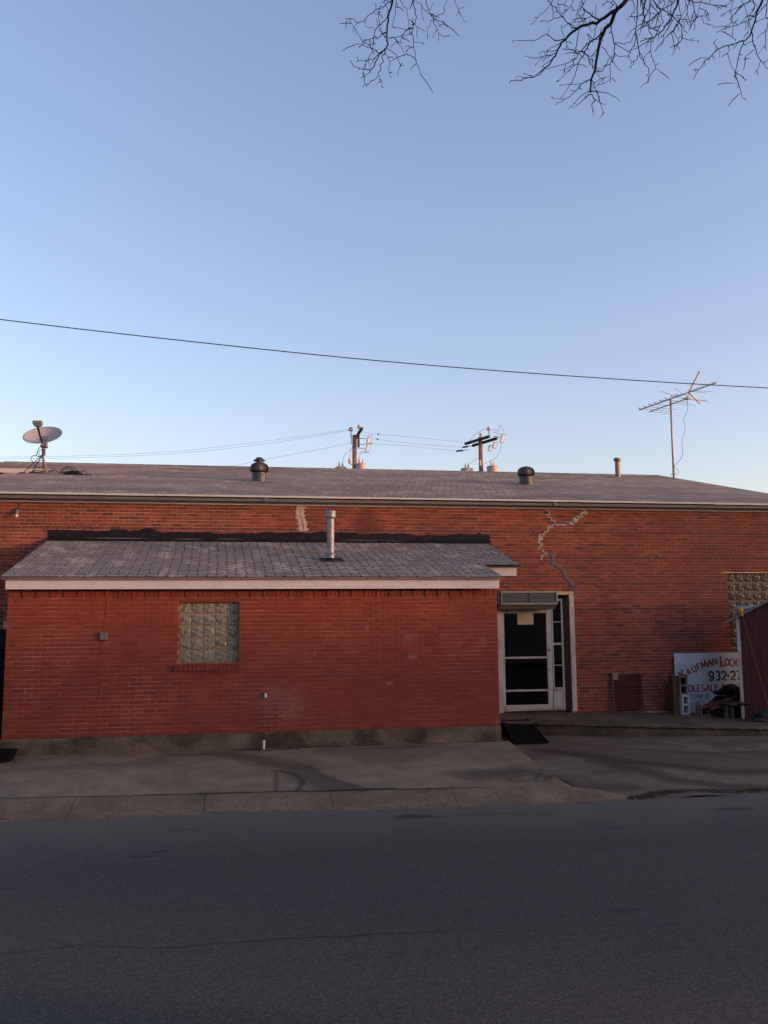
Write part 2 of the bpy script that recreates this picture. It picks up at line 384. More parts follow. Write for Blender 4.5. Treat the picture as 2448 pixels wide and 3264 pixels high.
# ------------------------------------------------------------------ mesh helpers
class MB:
    """collects faces in world coordinates; build() links them as ONE mesh object"""
    def __init__(self):
        self.v, self.f, self.t = [], [], []
        self.tone = .5
    def face(self, idx):
        self.f.append(tuple(idx)); self.t.append(self.tone)
    def add(self, vs, fs):
        o = len(self.v)
        self.v += [tuple(p) for p in vs]
        for q in fs:
            self.face([i + o for i in q])
        return self
    def box(self, x0, x1, y0, y1, z0, z1):
        return self.add([(x0, y0, z0), (x1, y0, z0), (x1, y1, z0), (x0, y1, z0), (x0, y0, z1), (x1, y0, z1), (x1, y1, z1), (x0, y1, z1)],
                        [(0, 3, 2, 1), (4, 5, 6, 7), (0, 1, 5, 4), (1, 2, 6, 5), (2, 3, 7, 6), (3, 0, 4, 7)])
    def bbox(self, x0, x1, y0, y1, z0, z1, b=.01):
        """box with chamfered edges"""
        xs, ys, zs = (x0, x1), (y0, y1), (z0, z1)
        idx, vs = {}, []
        for i in (0, 1):
            for j in (0, 1):
                for l in (0, 1):
                    si, sj, sl = (b if i == 0 else -b), (b if j == 0 else -b), (b if l == 0 else -b)
                    for ax in range(3):
                        p = [xs[i] + si, ys[j] + sj, zs[l] + sl]
                        p[ax] = (xs[i], ys[j], zs[l])[ax]
                        idx[(i, j, l, ax)] = len(vs); vs.append(p)
        fs = []
        for ax in range(3):
            o = [a for a in range(3) if a != ax]
            for s in (0, 1):
                q = []
                for (a, b2) in ((0, 0), (1, 0), (1, 1), (0, 1)):
                    key = [0, 0, 0]; key[ax] = s; key[o[0]] = a; key[o[1]] = b2
                    q.append(idx[(*key, ax)])
                fs.append(q)
            for a in (0, 1):
                for b2 in (0, 1):
                    k0 = [0, 0, 0]; k0[o[0]] = a; k0[o[1]] = b2
                    k1 = list(k0); k1[ax] = 1
                    fs.append([idx[(*k0, o[0])], idx[(*k1, o[0])], idx[(*k1, o[1])], idx[(*k0, o[1])]])
        for i in (0, 1):
            for j in (0, 1):
                for l in (0, 1):
                    fs.append([idx[(i, j, l, 0)], idx[(i, j, l, 1)], idx[(i, j, l, 2)]])
        return self.add(vs, fs)
    def hexa(self, p):
        """eight corners: bottom ring 0-3, top ring 4-7"""
        return self.add(p, [(0, 3, 2, 1), (4, 5, 6, 7), (0, 1, 5, 4), (1, 2, 6, 5), (2, 3, 7, 6), (3, 0, 4, 7)])
    def tube(self, pts, r, n=6, cap=True):
        pts = [V(p) for p in pts]
        rs = r if isinstance(r, (list, tuple)) else [r] * len(pts)
        up = None
        rings = []
        for i, p in enumerate(pts):
            a = pts[max(i - 1, 0)]; b = pts[min(i + 1, len(pts) - 1)]
            d = (b - a)
            d = d.normalized() if d.length > 1e-9 else V((0, 0, 1))
            if up is None:
                up = d.orthogonal().normalized()
            else:
                up = (up - d * up.dot(d))
                up = up.normalized() if up.length > 1e-6 else d.orthogonal().normalized()
            w = d.cross(up)
            o = len(self.v)
            for q in range(n):
                t = 2 * math.pi * q / n
                self.v.append(tuple(p + (up * math.cos(t) + w * math.sin(t)) * rs[i]))
            rings.append(o)
        for a, b in zip(rings, rings[1:]):
            for q in range(n):
                self.face((a + q, a + (q + 1) % n, b + (q + 1) % n, b + q))
        if cap:
            self.face([rings[0] + q for q in range(n)][::-1])
            self.face([rings[-1] + q for q in range(n)])
        return self
    def lathe(self, base, prof, n=20, axis=V((0, 0, 1))):
        """profile of (radius, height) pairs about an axis through base"""
        axis = axis.normalized()
        base = V(base)
        return self.tube_rings([base + axis * h for r, h in prof], [max(r, 1e-4) for r, h in prof], axis, n)
    def tube_rings(self, cs, rs, axis, n):
        u = axis.orthogonal().normalized(); w = axis.cross(u)
        rings = []
        for c_, r in zip(cs, rs):
            o = len(self.v)
            for q in range(n):
                t = 2 * math.pi * q / n
                self.v.append(tuple(c_ + (u * math.cos(t) + w * math.sin(t)) * r))
            rings.append(o)
        for a, b in zip(rings, rings[1:]):
            for q in range(n):
                self.face((a + q, a + (q + 1) % n, b + (q + 1) % n, b + q))
        self.face([rings[0] + q for q in range(n)][::-1])
        self.face([rings[-1] + q for q in range(n)])
        return self
    def grid(self, nx, ny, fn):
        o = len(self.v)
        for j in range(ny + 1):
            for i in range(nx + 1):
                self.v.append(tuple(fn(i / nx, j / ny)))
        for j in range(ny):
            for i in range(nx):
                a = o + j * (nx + 1) + i
                self.face((a, a + 1, a + nx + 2, a + nx + 1))
        return self
    def ribbon(self, pts, widths, y0, thick, jag=.0):
        """patch of filler in an X-Z plane: pts are (x, z) with widths, standing proud towards -Y"""
        P = [V((x, 0, z)) for x, z in pts]
        L, Rr = [], []
        for i, p in enumerate(P):
            a = P[max(i - 1, 0)]; b = P[min(i + 1, len(P) - 1)]
            d = (b - a).normalized(); nrm = V((-d.z, 0, d.x))
            w = widths if isinstance(widths, (int, float)) else widths[i]
            L.append(p + nrm * (w / 2 + random.uniform(-jag, jag))); Rr.append(p - nrm * (w / 2 + random.uniform(-jag, jag)))
        o = len(self.v)
        for a, b in zip(L, Rr):
            m = (a + b) / 2
            self.v += [(a.x, y0, a.z), (a.x * .75 + m.x * .25, y0 - thick, a.z * .75 + m.z * .25), (b.x * .75 + m.x * .25, y0 - thick, b.z * .75 + m.z * .25), (b.x, y0, b.z)]
        n = len(P)
        for i in range(n - 1):
            for q in range(3):
                self.face((o + 4 * i + q, o + 4 * i + q + 1, o + 4 * i + 5 + q, o + 4 * i + 4 + q))
        return self
    def mesh(self, name, m, off=V((0, 0, 0)), smooth=False):
        me = bpy.data.meshes.new(name)
        me.from_pydata([(x - off[0], y - off[1], z - off[2]) for x, y, z in self.v], [], self.f)
        at = me.attributes.new('tone', 'FLOAT', 'FACE')
        at.data.foreach_set('value', self.t)
        me.materials.append(m if not isinstance(m, str) else M[m])
        if smooth:
            me.polygons.foreach_set('use_smooth', [True] * len(me.polygons))
        me.update()
        return me
    def build(self, name, m, parent=None, smooth=False, label=None, kind=None):
        off = ORG.get(parent.name, V((0, 0, 0))) if parent else V((0, 0, 0))
        o = bpy.data.objects.new(name, self.mesh(name, m, off, smooth))
        COL.objects.link(o)
        if parent:
            o.parent = parent
        ORG[o.name] = off
        if label: o['label'] = label
        if kind: o['kind'] = kind
        return o

ORG = {}
def tag(o, label=None, cat=None, group=None, kind=None):
    for key, val in (('label', label), ('category', cat), ('group', group), ('kind', kind)):
        if val: o[key] = val
    return o
def thing(name, loc, label=None, cat=None, group=None, kind=None):
    o = bpy.data.objects.new(name, None)
    o.empty_display_size = .2
    COL.objects.link(o)
    o.location = loc
    ORG[o.name] = V(loc)
    return tag(o, label, cat, group, kind)
def put_shared(name, me, loc, parent):
    o = bpy.data.objects.new(name, me)
    COL.objects.link(o)
    o.parent = parent
    o.location = V(loc) - ORG[parent.name]
    return o
def spline(pts, sub=4):
    P = [V(p) for p in pts]
    if len(P) < 3:
        return P
    out = []
    for i in range(len(P) - 1):
        p0 = P[max(i - 1, 0)]; p1 = P[i]; p2 = P[i + 1]; p3 = P[min(i + 2, len(P) - 1)]
        for s in range(sub):
            t = s / sub
            out.append(.5 * ((2 * p1) + (p2 - p0) * t + (2 * p0 - 5 * p1 + 4 * p2 - p3) * t * t + (3 * p1 - p0 - 3 * p2 + p3) * t ** 3))
    out.append(P[-1])
    return out
def wall_panels(mb, x0, x1, z0, z1, y0, y1, holes):
    """solid wall between y0 (face) and y1 with rectangular holes (x0,x1,z0,z1)"""
    xs = sorted({x0, x1, *[h[0] for h in holes], *[h[1] for h in holes]})
    xs = [x for x in xs if x0 <= x <= x1]
    for a, b in zip(xs, xs[1:]):
        mid = (a + b) / 2
        hz = sorted([(h[2], h[3]) for h in holes if h[0] < mid < h[1]])
        z = z0
        for (p, q) in hz:
            if p > z: mb.box(a, b, y0, y1, z, p)
            z = q
        if z < z1: mb.box(a, b, y0, y1, z, z1)

# ------------------------------------------------------------------ ground
def lerp(a, b, t): return a + (b - a) * t
def kerb_back(x): return -2.72 - .085 * x
def kerb_edge(x): return -3.47 - .05 * x
def apron_right(y):                               # boundary between apron and driveway
    pts = [(.35, 7.93), (-.1, 7.86), (-1.2, 7.74), (-2.6, 7.62), (-3.4, 7.62), (-4.2, 7.66)]
    for (ya, xa), (yb, xb) in zip(pts, pts[1:]):
        if y >= yb: return lerp(xa, xb, (ya - y) / (ya - yb))
    return pts[-1][1]
def wob(x, y, a=.006): return a * (math.sin(x * 2.1 + y * 1.3) + math.sin(x * .7 - y * 2.9 + 1) + .6 * math.sin(x * 5.3 + y * 4.1))
def apron_z(x, y): return -.252 + .036 * y + wob(x, y, .004)
def drive_z(x, y): return -.42 + (y - 1.2) * .0095 + wob(x, y, .005)
def road_z(x, y): return -.468 + .0125 * max(0, min(-3.6 - y, 5.5)) - .0125 * max(0, min(-9.1 - y, 5.5)) + wob(x * .5, y * .5, .003)

g = MB().grid(8, 8, lambda u, v: (lerp(-260, 280, u), lerp(-240, 320, v), -.62))
g.build('ground', 'soil', kind='structure')
road = MB().grid(160, 70, lambda u, v: (lerp(-45, 60, u), lerp(-14.6, -3.45 - .05 * max(-8, min(8, lerp(-45, 60, u))), v), road_z(lerp(-45, 60, u), lerp(-14.6, -3.6, v))))
road.build('road', 'asphalt', kind='structure', smooth=True)
def apf(u, v):
    x = lerp(-9, apron_right(lerp(-3.2, 0, v)), u)
    y = lerp(kerb_back(x) + .006, .01, v)
    return (x, y, apron_z(x, y))
ap = MB().grid(70, 26, apf)
# skirt down the right hand edge and the strip left of the annex
ap.grid(4, 26, lambda u, v: (apf(1, v)[0] + .09 * u, apf(1, v)[1], lerp(apf(1, v)[2], -.475, u ** 1.7)))
ap.grid(3, 3, lambda u, v: (lerp(7.6, 7.93, u), lerp(0, .5, v), lerp(-.252, -.44, u * u)))
ap.grid(10, 8, lambda u, v: (lerp(-9, .02, u), lerp(.01, 9.5, v), -.252 + .01 * v))
ap.build('pavement', 'apron', kind='structure', smooth=True)
dr = MB().grid(170, 40, lambda u, v: (lerp(7.45, 24, u), lerp(-3.80 + .05 * math.sin(23 * u) + .035 * math.sin(61 * u + 1) + .02 * math.sin(140 * u), 2.4, v), drive_z(lerp(7.45, 24, u), lerp(-3.86, 2.4, v)) + (.006 if v > 0 else -.012)))
dr.build('driveway', 'driveway', kind='structure', smooth=True)

kerb = thing('kerb', (0, -3, -.36), kind='structure')
prof = [(.0, -.001), (.10, -.003), (.17, -.012), (.24, -.040), (.31, -.075), (.37, -.094), (.43, -.100)]
xs_j = [-13.55, -12.0, -10.5, -9.0, -7.47, -5.95, -4.45, -2.93, -1.42, .07, 1.56, 3.09, 4.59, 6.08, 7.5]
for xa, xb in zip(xs_j, xs_j[1:]):
    mb = MB()
    gap = .0035
    def kf(u, v, xa=xa, xb=xb):
        x = lerp(xa + gap, xb - gap, u)
        t = v * (len(prof) + 1)
        i = min(int(t), len(prof))
        if i < len(prof) - 1: o, z = lerp(prof[i][0], prof[i + 1][0], t - i), lerp(prof[i][1], prof[i + 1][1], t - i)
        elif i == len(prof) - 1:
            w = kerb_back(x) - kerb_edge(x) + .03
            o, z = lerp(prof[-1][0], w, t - i), lerp(-.100, -.106, t - i)
        else:
            w = kerb_back(x) - kerb_edge(x) + .03; o, z = w, lerp(-.106, -.20, t - i)
        return (x, kerb_back(x) - o, -.357 + z + wob(x, o * 3, .002))
    mb.grid(12, len(prof) + 1, kf)
    for e in (0, 1):                              # end faces, so that the joints read as cuts
        ring = [kf(e, v / (len(prof) + 1)) for v in range(len(prof) + 2)]
        ring.append((ring[0][0], ring[0][1], -.58)); mb.add(ring, [tuple(range(len(ring)))])
    mb.build('kerb_segment', 'kerb', kerb, smooth=True)
# the tapering end of the kerb at the driveway
mb = MB()
def taper(u, v):
    x = 7.4968 + u * (.95 - .25 * v)
    t = v * (len(prof) - 1); i = min(int(t), len(prof) - 2)
    o, z = lerp(prof[i][0], prof[i + 1][0], t - i), lerp(prof[i][1], prof[i + 1][1], t - i)
    if v == 1: o = kerb_back(x) - kerb_edge(x) + .03; z = -.106
    return (x, kerb_back(7.5) - o - u * .18 + .012 * math.sin(u * 11 + v * 3) * u, -.357 + lerp(z, -.112, min(1, u * 1.15) ** 1.2) + .012 * math.sin(u * 13 + v * 5) * u * (1 - u) - (.03 if v == 0 and u > .5 else 0))
mb.grid(16, 8, taper)
mb.build('kerb_segment', 'kerb', kerb, smooth=True)

# platform in front of the big building's door
def plat_z(x): return -.170 - .022 * (x - 9)
pf = [(7.7, 2.0), (8.6, 1.82), (9.05, 1.68), (10.0, 1.42), (10.9, 1.2), (12.0, .95), (13.0, .70), (14.5, .25), (18, -.8), (22, -2)]
def plat_front(x):
    for (xa, ya), (xb, yb) in zip(pf, pf[1:]):
        if x <= xb: return lerp(ya, yb, (x - xa) / (xb - xa))
    return pf[-1][1]
def lip(x): return .016 * math.sin(x * 7.3) + .012 * math.sin(x * 17 + 1) + .010 * math.sin(x * 41) + .006 * math.sin(x * 83)
mb = MB()
def platf(u, v):
    x = lerp(7.7, 20, u)
    t = v * 16
    yf = plat_front(x)
    if t <= 10: return (x, lerp(3.5, yf + .05, t / 10), plat_z(x) + wob(x, t, .003))
    if t <= 12: return (x, lerp(yf + .05, yf - .01 + lip(x), (t - 10) / 2), plat_z(x) - .012 * (t - 10) - abs(lip(x * 1.7)) * .7)
    if t <= 13: return (x, lerp(yf - .01 + lip(x), yf + .035 + .5 * lip(x), t - 12), plat_z(x) - .024 - .045 * (t - 12))
    return (x, yf + .02 + .3 * lip(x + v), lerp(plat_z(x) - .07, -.47, (t - 13) / 3))
mb.grid(240, 16, platf)
mb.build('platform', 'platform', kind='structure')

# cracks in road and concrete: thin dark strips lying just above the surface
def ground_strip(pts, w, zf, name, m, parent=None, jag=.02):
    mb = MB()
    P = spline(pts, 7)
    L = []
    for i, p in enumerate(P):
        a, b = P[max(0, i - 1)], P[min(len(P) - 1, i + 1)]
        d = V((b.x - a.x, b.y - a.y, 0)).normalized(); nn = V((-d.y, d.x, 0))
        c_ = V((p.x, p.y, 0)) + nn * random.uniform(-jag, jag)
        hw = w * random.uniform(.25, 1.0) / 2
        q1, q2 = c_ + nn * hw, c_ - nn * hw
        mb.v += [(q1.x, q1.y, zf(q1.x, q1.y) + .004), (q2.x, q2.y, zf(q2.x, q2.y) + .004)]
    for i in range(len(P) - 1):
        mb.face((2 * i, 2 * i + 1, 2 * i + 3, 2 * i + 2))
    return mb.build(name, m, parent, kind='structure')
ground_strip([(1.0, -7.75, 0), (1.93, -7.90, 0), (2.42, -7.83, 0), (2.97, -7.98, 0), (3.6, -7.96, 0), (4.2, -8.0, 0), (4.9, -8.02, 0)], .010, road_z, 'road_crack', 'crack', jag=.016)
ground_strip([(6.2, -4.26, 0), (7.3, -4.42, 0), (8.4, -4.50, 0)], .012, road_z, 'road_crack', 'crack', jag=.01)
ground_strip([(7.97, .2, 0), (7.92, -.3, 0), (7.84, -1.3, 0), (7.74, -2.3, 0), (7.70, -3.0, 0)], .035, drive_z, 'pavement_crack', 'crack')
ground_strip([(9.0, -.2, 0), (9.8, -.75, 0), (10.8, -1.1, 0), (12.0, -1.25, 0), (13.4, -1.2, 0)], .03, drive_z, 'pavement_crack', 'crack', jag=.03)
ground_strip([(-2, kerb_back(-2) + .02, 0), (1.4, kerb_back(1.4) + .02, 0), (3, kerb_back(3) + .02, 0), (5, kerb_back(5) + .02, 0), (7.4, kerb_back(7.4) + .02, 0)], .028, apron_z, 'pavement_joint', 'crack', jag=.012)

# dead leaves and grit swept into the joints
mb = MB()
def flake(x, y, z, s):
    a = random.uniform(0, 6.28); b = random.uniform(-.5, .5)
    ux, uy = math.cos(a) * s, math.sin(a) * s
    wx, wy = -math.sin(a) * s * .55, math.cos(a) * s * .55
    h = s * b
    mb.add([(x - ux, y - uy, z + .004), (x + wx, y + wy, z + .006 + abs(h) * .5), (x + ux, y + uy, z + .005 + abs(h)), (x - wx, y - wy, z + .005)], [(0, 1, 2, 3)])
def scatter(n, path, spread, zf, smin=.006, smax=.022):
    for _ in range(n):
        i = random.randrange(len(path) - 1); t = random.random()
        x = lerp(path[i][0], path[i + 1][0], t) + random.gauss(0, spread); y = lerp(path[i][1], path[i + 1][1], t) + random.gauss(0, spread)
        flake(x, y, zf(x, y), random.uniform(smin, smax))
scatter(700, [(7.69, -2.25), (7.73, -2.77), (7.77, -3.38), (7.9, -3.8)], .06, drive_z, .008, .028)
scatter(1200, [(7.85, -3.78), (8.21, -3.76), (8.68, -3.56), (9.22, -3.47), (9.51, -3.62), (10.3, -3.62)], .055, drive_z, .008, .03)
scatter(500, [(9.6, -3.7), (10.6, -3.6), (12.2, -3.55), (14, -3.4)], .10, drive_z)
scatter(260, [(6.8, -2.7), (7.5, -3.0), (7.55, -2.4)], .12, apron_z)
scatter(240, [(7.95, .2), (7.85, -1.2), (7.75, -2.3)], .035, drive_z)
scatter(260, [(.8, -.03), (3.4, -.04), (3.9, -.08)], .035, apron_z)
scatter(330, [(3.5, -.06), (3.95, -.16), (4.4, -.05)], .07, apron_z)
scatter(180, [(4.4, -.05), (7.4, -.05)], .03, apron_z)
scatter(200, [(3.0, kerb_back(3)), (5.5, kerb_back(5.5)), (6.6, kerb_back(6.6))], .03, apron_z)
scatter(420, [(-2, kerb_edge(-2) + .05), (3, kerb_edge(3) + .05), (7.4, kerb_edge(7.4) + .05)], .045, lambda x, y: -.462, .006, .02)
scatter(150, [(-2, kerb_edge(-2) - .2), (7.4, kerb_edge(7.4) - .2)], .15, road_z, .006, .018)
scatter(260, [(-1.5, -1.5), (7, -1.5)], .7, apron_z, .005, .015)
scatter(160, [(8, -1.8), (14, -1.8)], .9, drive_z, .005, .018)
scatter(260, [(8.6, 3.38), (11, 3.36), (12.5, 3.3)], .03, lambda x, y: plat_z(x), .008, .03)
mb.build('dead_leaves', 'litter', kind='stuff')
mb = MB()                                         # a tuft of weeds in the crack by the ramp
for _ in range(40):
    x, y = 7.95 + random.gauss(0, .03), -.12 + random.gauss(0, .04); a = random.uniform(0, 6.28); h = random.uniform(.03, .08)
    mb.add([(x - .004, y, drive_z(x, y)), (x + .004, y, drive_z(x, y)), (x + math.cos(a) * h * .6, y + math.sin(a) * h * .6, drive_z(x, y) + h)], [(0, 1, 2)])
mb.build('weeds', 'leaf', kind='stuff')

# ------------------------------------------------------------------ bricks
ROW, BRK = .0677, .2031
fx = 20.69 / 24 * 1024
def project(p):
    d = V(p) - CAM
    z = d.dot(fwd)
    return (384 + fx * d.dot(rgt) / z, 512 - fx * d.dot(upv) / z, z)
def annex_roof_z(y): return 2.42 + .242 * (y + .2)
def hidden_by_annex(p):
    d = V(p) - CAM
    for i in range(14):
        y = -.2 + (3.4 + .2) * i / 14
        t = (y - CAM.y) / d.y
        q = CAM + d * t
        if 0 < q.x < (7.72 if y < 1 else 8.5) and q.z < annex_roof_z(y) and (y < 1 or q.x < 7.72 or q.z > 2.5): return True
    return False
def lay_bricks(bricks, y_face, parent, m, visible, depth=.045):
    """bricks: (x0, x1, z0, z1, proud, whole); the 300 that show largest are parts, the rest one part of kind stuff"""
    score = []
    for i, b in enumerate(bricks):
        c_ = ((b[0] + b[1]) / 2, y_face, (b[2] + b[3]) / 2)
        px, py, z = project(c_)
        ok = 4 < px < 764 and 4 < py < 1020 and visible(c_)
        score.append((((b[1] - b[0]) * (b[3] - b[2]) / z ** 2) if ok else 0, i))
    score.sort(reverse=True)
    single = {i for s, i in score[:300] if s > 0}
    cache = {}
    rest = MB()
    for i, b in enumerate(bricks):
        x0, x1, z0, z1, proud = b[:5]
        tone = min(1, max(0, random.betavariate(2.2, 1.8)))
        if b[5] == 'dark': tone *= .45
        ti = int(tone * 9.99)
        if i in single:
            w, h = round(x1 - x0, 3), round(z1 - z0, 3)
            key = (w, h, ti)
            if key not in cache:
                q = MB(); q.tone = (ti + .5) / 10
                q.bbox(-w / 2, w / 2, -.006, depth, -h / 2, h / 2, .0035)
                cache[key] = q.mesh('brick', m)
            o = put_shared('brick', cache[key], ((x0 + x1) / 2, y_face - proud - random.uniform(-.001, .005), (z0 + z1) / 2), parent)
            o.rotation_euler = (random.uniform(-.008, .008), random.uniform(-.006, .006), random.uniform(-.008, .008))
        else:
            rest.tone = (ti + .5) / 10
            yb = y_face - proud - .006 - random.uniform(-.001, .005)
            dx, dz = random.uniform(-.002, .002), random.uniform(-.0012, .0012)
            rest.box(x0 + dx, x1 + dx, yb, y_face + depth, z0 + dz, z1 + dz)
    rest.build('brickwork', m, parent, kind='stuff')
def rows_of_bricks(x0, x1, z0, nrows, holes, header, jx=.0092, jz=.0088):
    out = []
    for r in range(nrows):
        za, zb = z0 + r * ROW + jz / 2, z0 + (r + 1) * ROW - jz / 2
        zm = (za + zb) / 2
        hd = header(r)
        step = BRK / 2 if hd else BRK
        off = (0 if r % 2 else BRK / 2) + (BRK / 4 if hd else 0)
        cuts = sorted([(h[0], h[1]) for h in holes if h[2] - .01 < zm < h[3] + .01])
        segs, a = [], x0
        for (p, q) in cuts:
            segs.append((a, p)); a = q
        segs.append((a, x1))
        for (a, b) in segs:
            n0 = math.floor((a - x0 - off) / step)
            x = x0 + off + n0 * step
            while x < b:
                xa, xb = max(x + jx / 2, a), min(x + step - jx / 2, b)
                if xb - xa > .02:
                    out.append((xa, xb, za, zb, 0.0, 'dark' if hd else ''))
                x += step
    return out

# ------------------------------------------------------------------ the big building
D = 3.435
DOOR = (8.79, 10.32, -.30, 2.227)
WIN = (13.95, 15.78, 1.076, 2.701)
big = thing('brick_building', (7.0, D, -.2), 'long red brick building with a low grey shingled gable roof, behind the lower brick annex', 'building')
mb = MB()
wall_panels(mb, -2.4, 16.1, -.5, 4.10, D, D + .28, [(DOOR[0], DOOR[1], -.5, DOOR[3]), WIN])
mb.build('wall', 'mortar', big)
mb = MB()                                         # gable walls and back wall
for xa, xb in ((-2.4, -2.12), (15.82, 16.1)):
    o = len(mb.v)
    ring = [(D + .281, -.5), (19.0, -.5), (19.0, 4.1), (11.2, 6.05), (D + .281, 4.1)]
    for x in (xa, xb): mb.v += [(x, y, z) for y, z in ring]
    mb.face([o + i for i in range(5)]); mb.face([o + 5 + i for i in range(5)][::-1])
    for i in range(5): mb.face((o + i, o + (i + 1) % 5, o + 5 + (i + 1) % 5, o + 5 + i))
mb.box(-2.11, 15.81, 18.7, 19.0, -.5, 4.1)
mb.build('side_wall', 'mortar', big)
bb = rows_of_bricks(-2.4, 16.1, -.21, 63, [DOOR, WIN], lambda r: r % 8 == 7)
def vis_big(c_): return not hidden_by_annex(c_) and not (c_[0] > 12.6 and c_[2] < 1.0)
lay_bricks(bb, D, big, 'brick', vis_big)

RS = .2455
ZR = 4.197 + RS * 8.0
def plane_z(y): return 4.197 + RS * (y - 3.20)
NRM = V((0, -RS, 1)).normalized()
def slab(mb, q, t):
    """roof slab: q = four (x, y) corners on the slope, t thick downwards"""
    mb.hexa([(x, y, plane_z(y) - t) for x, y in q] + [(x, y, plane_z(y)) for x, y in q])
mb = MB()
slab(mb, [(-2.6, 3.20), (16.42, 3.20), (16.42, 9.3), (-1.08, 9.3)], .06)
slab(mb, [(-3.9, 9.301), (16.42, 9.301), (16.42, 11.2), (-2.9, 11.2)], .06)
yb = 19.3
mb.hexa([(-2.9, 11.201, ZR - .06), (16.42, 11.201, ZR - .06), (16.42, yb, 4.17 - .06), (-2.9, yb, 4.17 - .06), (-2.9, 11.201, ZR), (16.42, 11.201, ZR), (16.42, yb, 4.17), (-2.9, yb, 4.17)])
roof = mb.build('roof', 'deck', big)
def lay_shingles(roof, m, plane, slope, y0, nrows, limits, tab=.3048, expo=.127, slot=.021, visible=lambda p: True, lift=.016, edge=0.0):
    cs = math.cos(math.atan(slope)); sn = math.sin(math.atan(slope))
    nr = V((0, -sn, cs))
    tabs = []
    for r in range(nrows):
        t0 = r * expo - .012
        y = y0 + t0 * cs
        xa, xb = limits(y + .05)
        x = xa - (tab / 2 if r % 2 else 0) + random.uniform(-.012, .012)
        while x < xb:
            a, b = max(x + slot / 2, xa), min(x + tab - slot / 2, xb)
            if b - a > .03: tabs.append((a, b, t0 + random.uniform(-.004, .004), r))
            x += tab
    score = []
    for i, (a, b, t0, r) in enumerate(tabs):
        p = V((0, y0, plane(y0))) + V((0, cs, sn)) * (t0 + .06); p.x = (a + b) / 2
        px, py, z = project(p)
        ok = 5 < px < 763 and visible(p)
        vd = (CAM - p).normalized().dot(nr)
        score.append(((b - a) * max(vd, .001) / z ** 2 if ok else 0, i))
    score.sort(reverse=True)
    single = {i for s, i in score[:300] if s > 0}
    ln = expo + .035
    rest, cache = MB(), {}
    base = V((0, y0, plane(y0)))
    al = V((0, cs, sn))
    def tabgeo(q, a, b, o, up):
        tn = q.tone
        q.hexa([o + V((a, 0, 0)) + nr * .0015, o + V((b, 0, 0)) + nr * .0015, o + V((b, 0, 0)) + al * ln + nr * .001, o + V((a, 0, 0)) + al * ln + nr * .001,
                o + V((a, 0, 0)) + nr * up, o + V((b, 0, 0)) + nr * (up + .001), o + V((b, 0, 0)) + al * ln + nr * .004, o + V((a, 0, 0)) + al * ln + nr * .004])
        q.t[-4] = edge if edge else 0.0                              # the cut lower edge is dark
    for i, (a, b, t0, r) in enumerate(tabs):
        tone = random.random() * .6 + (.4 if r % 2 else .2) * random.random()
        ti = int(min(.99, tone) * 8)
        o = base + al * t0
        if i in single:
            w = round(b - a, 2)
            key = (w, ti, r % 3)
            if key not in cache:
                q = MB(); q.tone = .12 + .88 * ti / 8
                tabgeo(q, -(b - a) / 2, (b - a) / 2, V((0, 0, 0)), lift + .0015 * (r % 3))
                cache[key] = q.mesh('shingle', m)
            put_shared('shingle', cache[key], o + V(((a + b) / 2, 0, 0)), roof)
        else:
            rest.tone = .12 + .88 * ti / 8
            tabgeo(rest, a, b, o, lift + random.uniform(0, .003))
    rest.build('shingle_field', m, roof, kind='stuff')
def big_limits(y):
    if y < 9.28: return (lerp(-2.6, -1.08, (y - 3.20) / 6.1), 16.42)
    return (-3.9 + (y - 9.3) * .526, 16.42)
lay_shingles(roof, 'shingle_far', plane_z, RS, 3.20, 65, big_limits, slot=.026, lift=.0055, edge=.16)
mb = MB()                                         # ridge caps
x = -2.9
while x < 16.4:
    mb.tone = random.random()
    mb.hexa([(x, 11.05, ZR - .03), (x + .14, 11.05, ZR - .03), (x + .14, 11.35, ZR - .03), (x, 11.35, ZR - .03), (x, 11.19, ZR + .018), (x + .16, 11.19, ZR + .013), (x + .16, 11.21, ZR + .013), (x, 11.21, ZR + .018)])
    x += .142
mb.build('ridge_capping', 'shingle_far', roof, kind='stuff')
mb = MB()
for xa, xb in zip([-2.6, 1.9, 6.1, 10.9, 13.6], [1.9, 6.1, 10.9, 13.6, 16.42]):
    mb.box(xa + .003, xb - .003, 3.182, 3.198, 4.160 + random.uniform(-.005, .003), 4.196)
mb.build('drip_board', 'white_trim', big)
mb = MB()                                         # box gutter with a rolled lip
pr = [(3.200, 4.156), (3.200, 4.146), (3.212, 4.140), (3.212, 4.116), (3.221, 4.108), (3.221, 4.088), (3.233, 4.078), (3.295, 4.084), (3.310, 4.10), (3.310, 4.154), (3.304, 4.154), (3.304, 4.104), (3.228, 4.096), (3.228, 4.114), (3.218, 4.12), (3.218, 4.15)]
for (xa, xb) in ((-2.55, 4.0), (4.006, 10.0), (10.006, 16.38)):
    o = len(mb.v)
    for x in (xa, xb): mb.v += [(x, y, z) for y, z in pr]
    n = len(pr)
    for i in range(n): mb.face((o + i, o + (i + 1) % n, o + n + (i + 1) % n, o + n + i))
    mb.face([o + i for i in range(n)]); mb.face([o + n + i for i in range(n)][::-1])
for x in (4.0, 10.0): mb.box(x - .03, x + .036, 3.197, 3.312, 4.075, 4.1585)
mb.build('gutter', 'gutter', big)
mb = MB().box(-2.4, 16.3, 3.313, 3.40, 4.125, 4.14)
mb.build('soffit', 'soffit', big)
mb = MB()
for xa, xb in zip([-2.4, 2.25, 6.8, 11.9], [2.25, 6.8, 11.9, 16.12]):
    mb.box(xa + .002, xb - .002, 3.39, 3.424, 4.030 + random.uniform(-.003, .003), 4.122)
mb.build('trim_board', 'white_trim', big)
mb = MB()                                         # raised rear part of the roof on the left
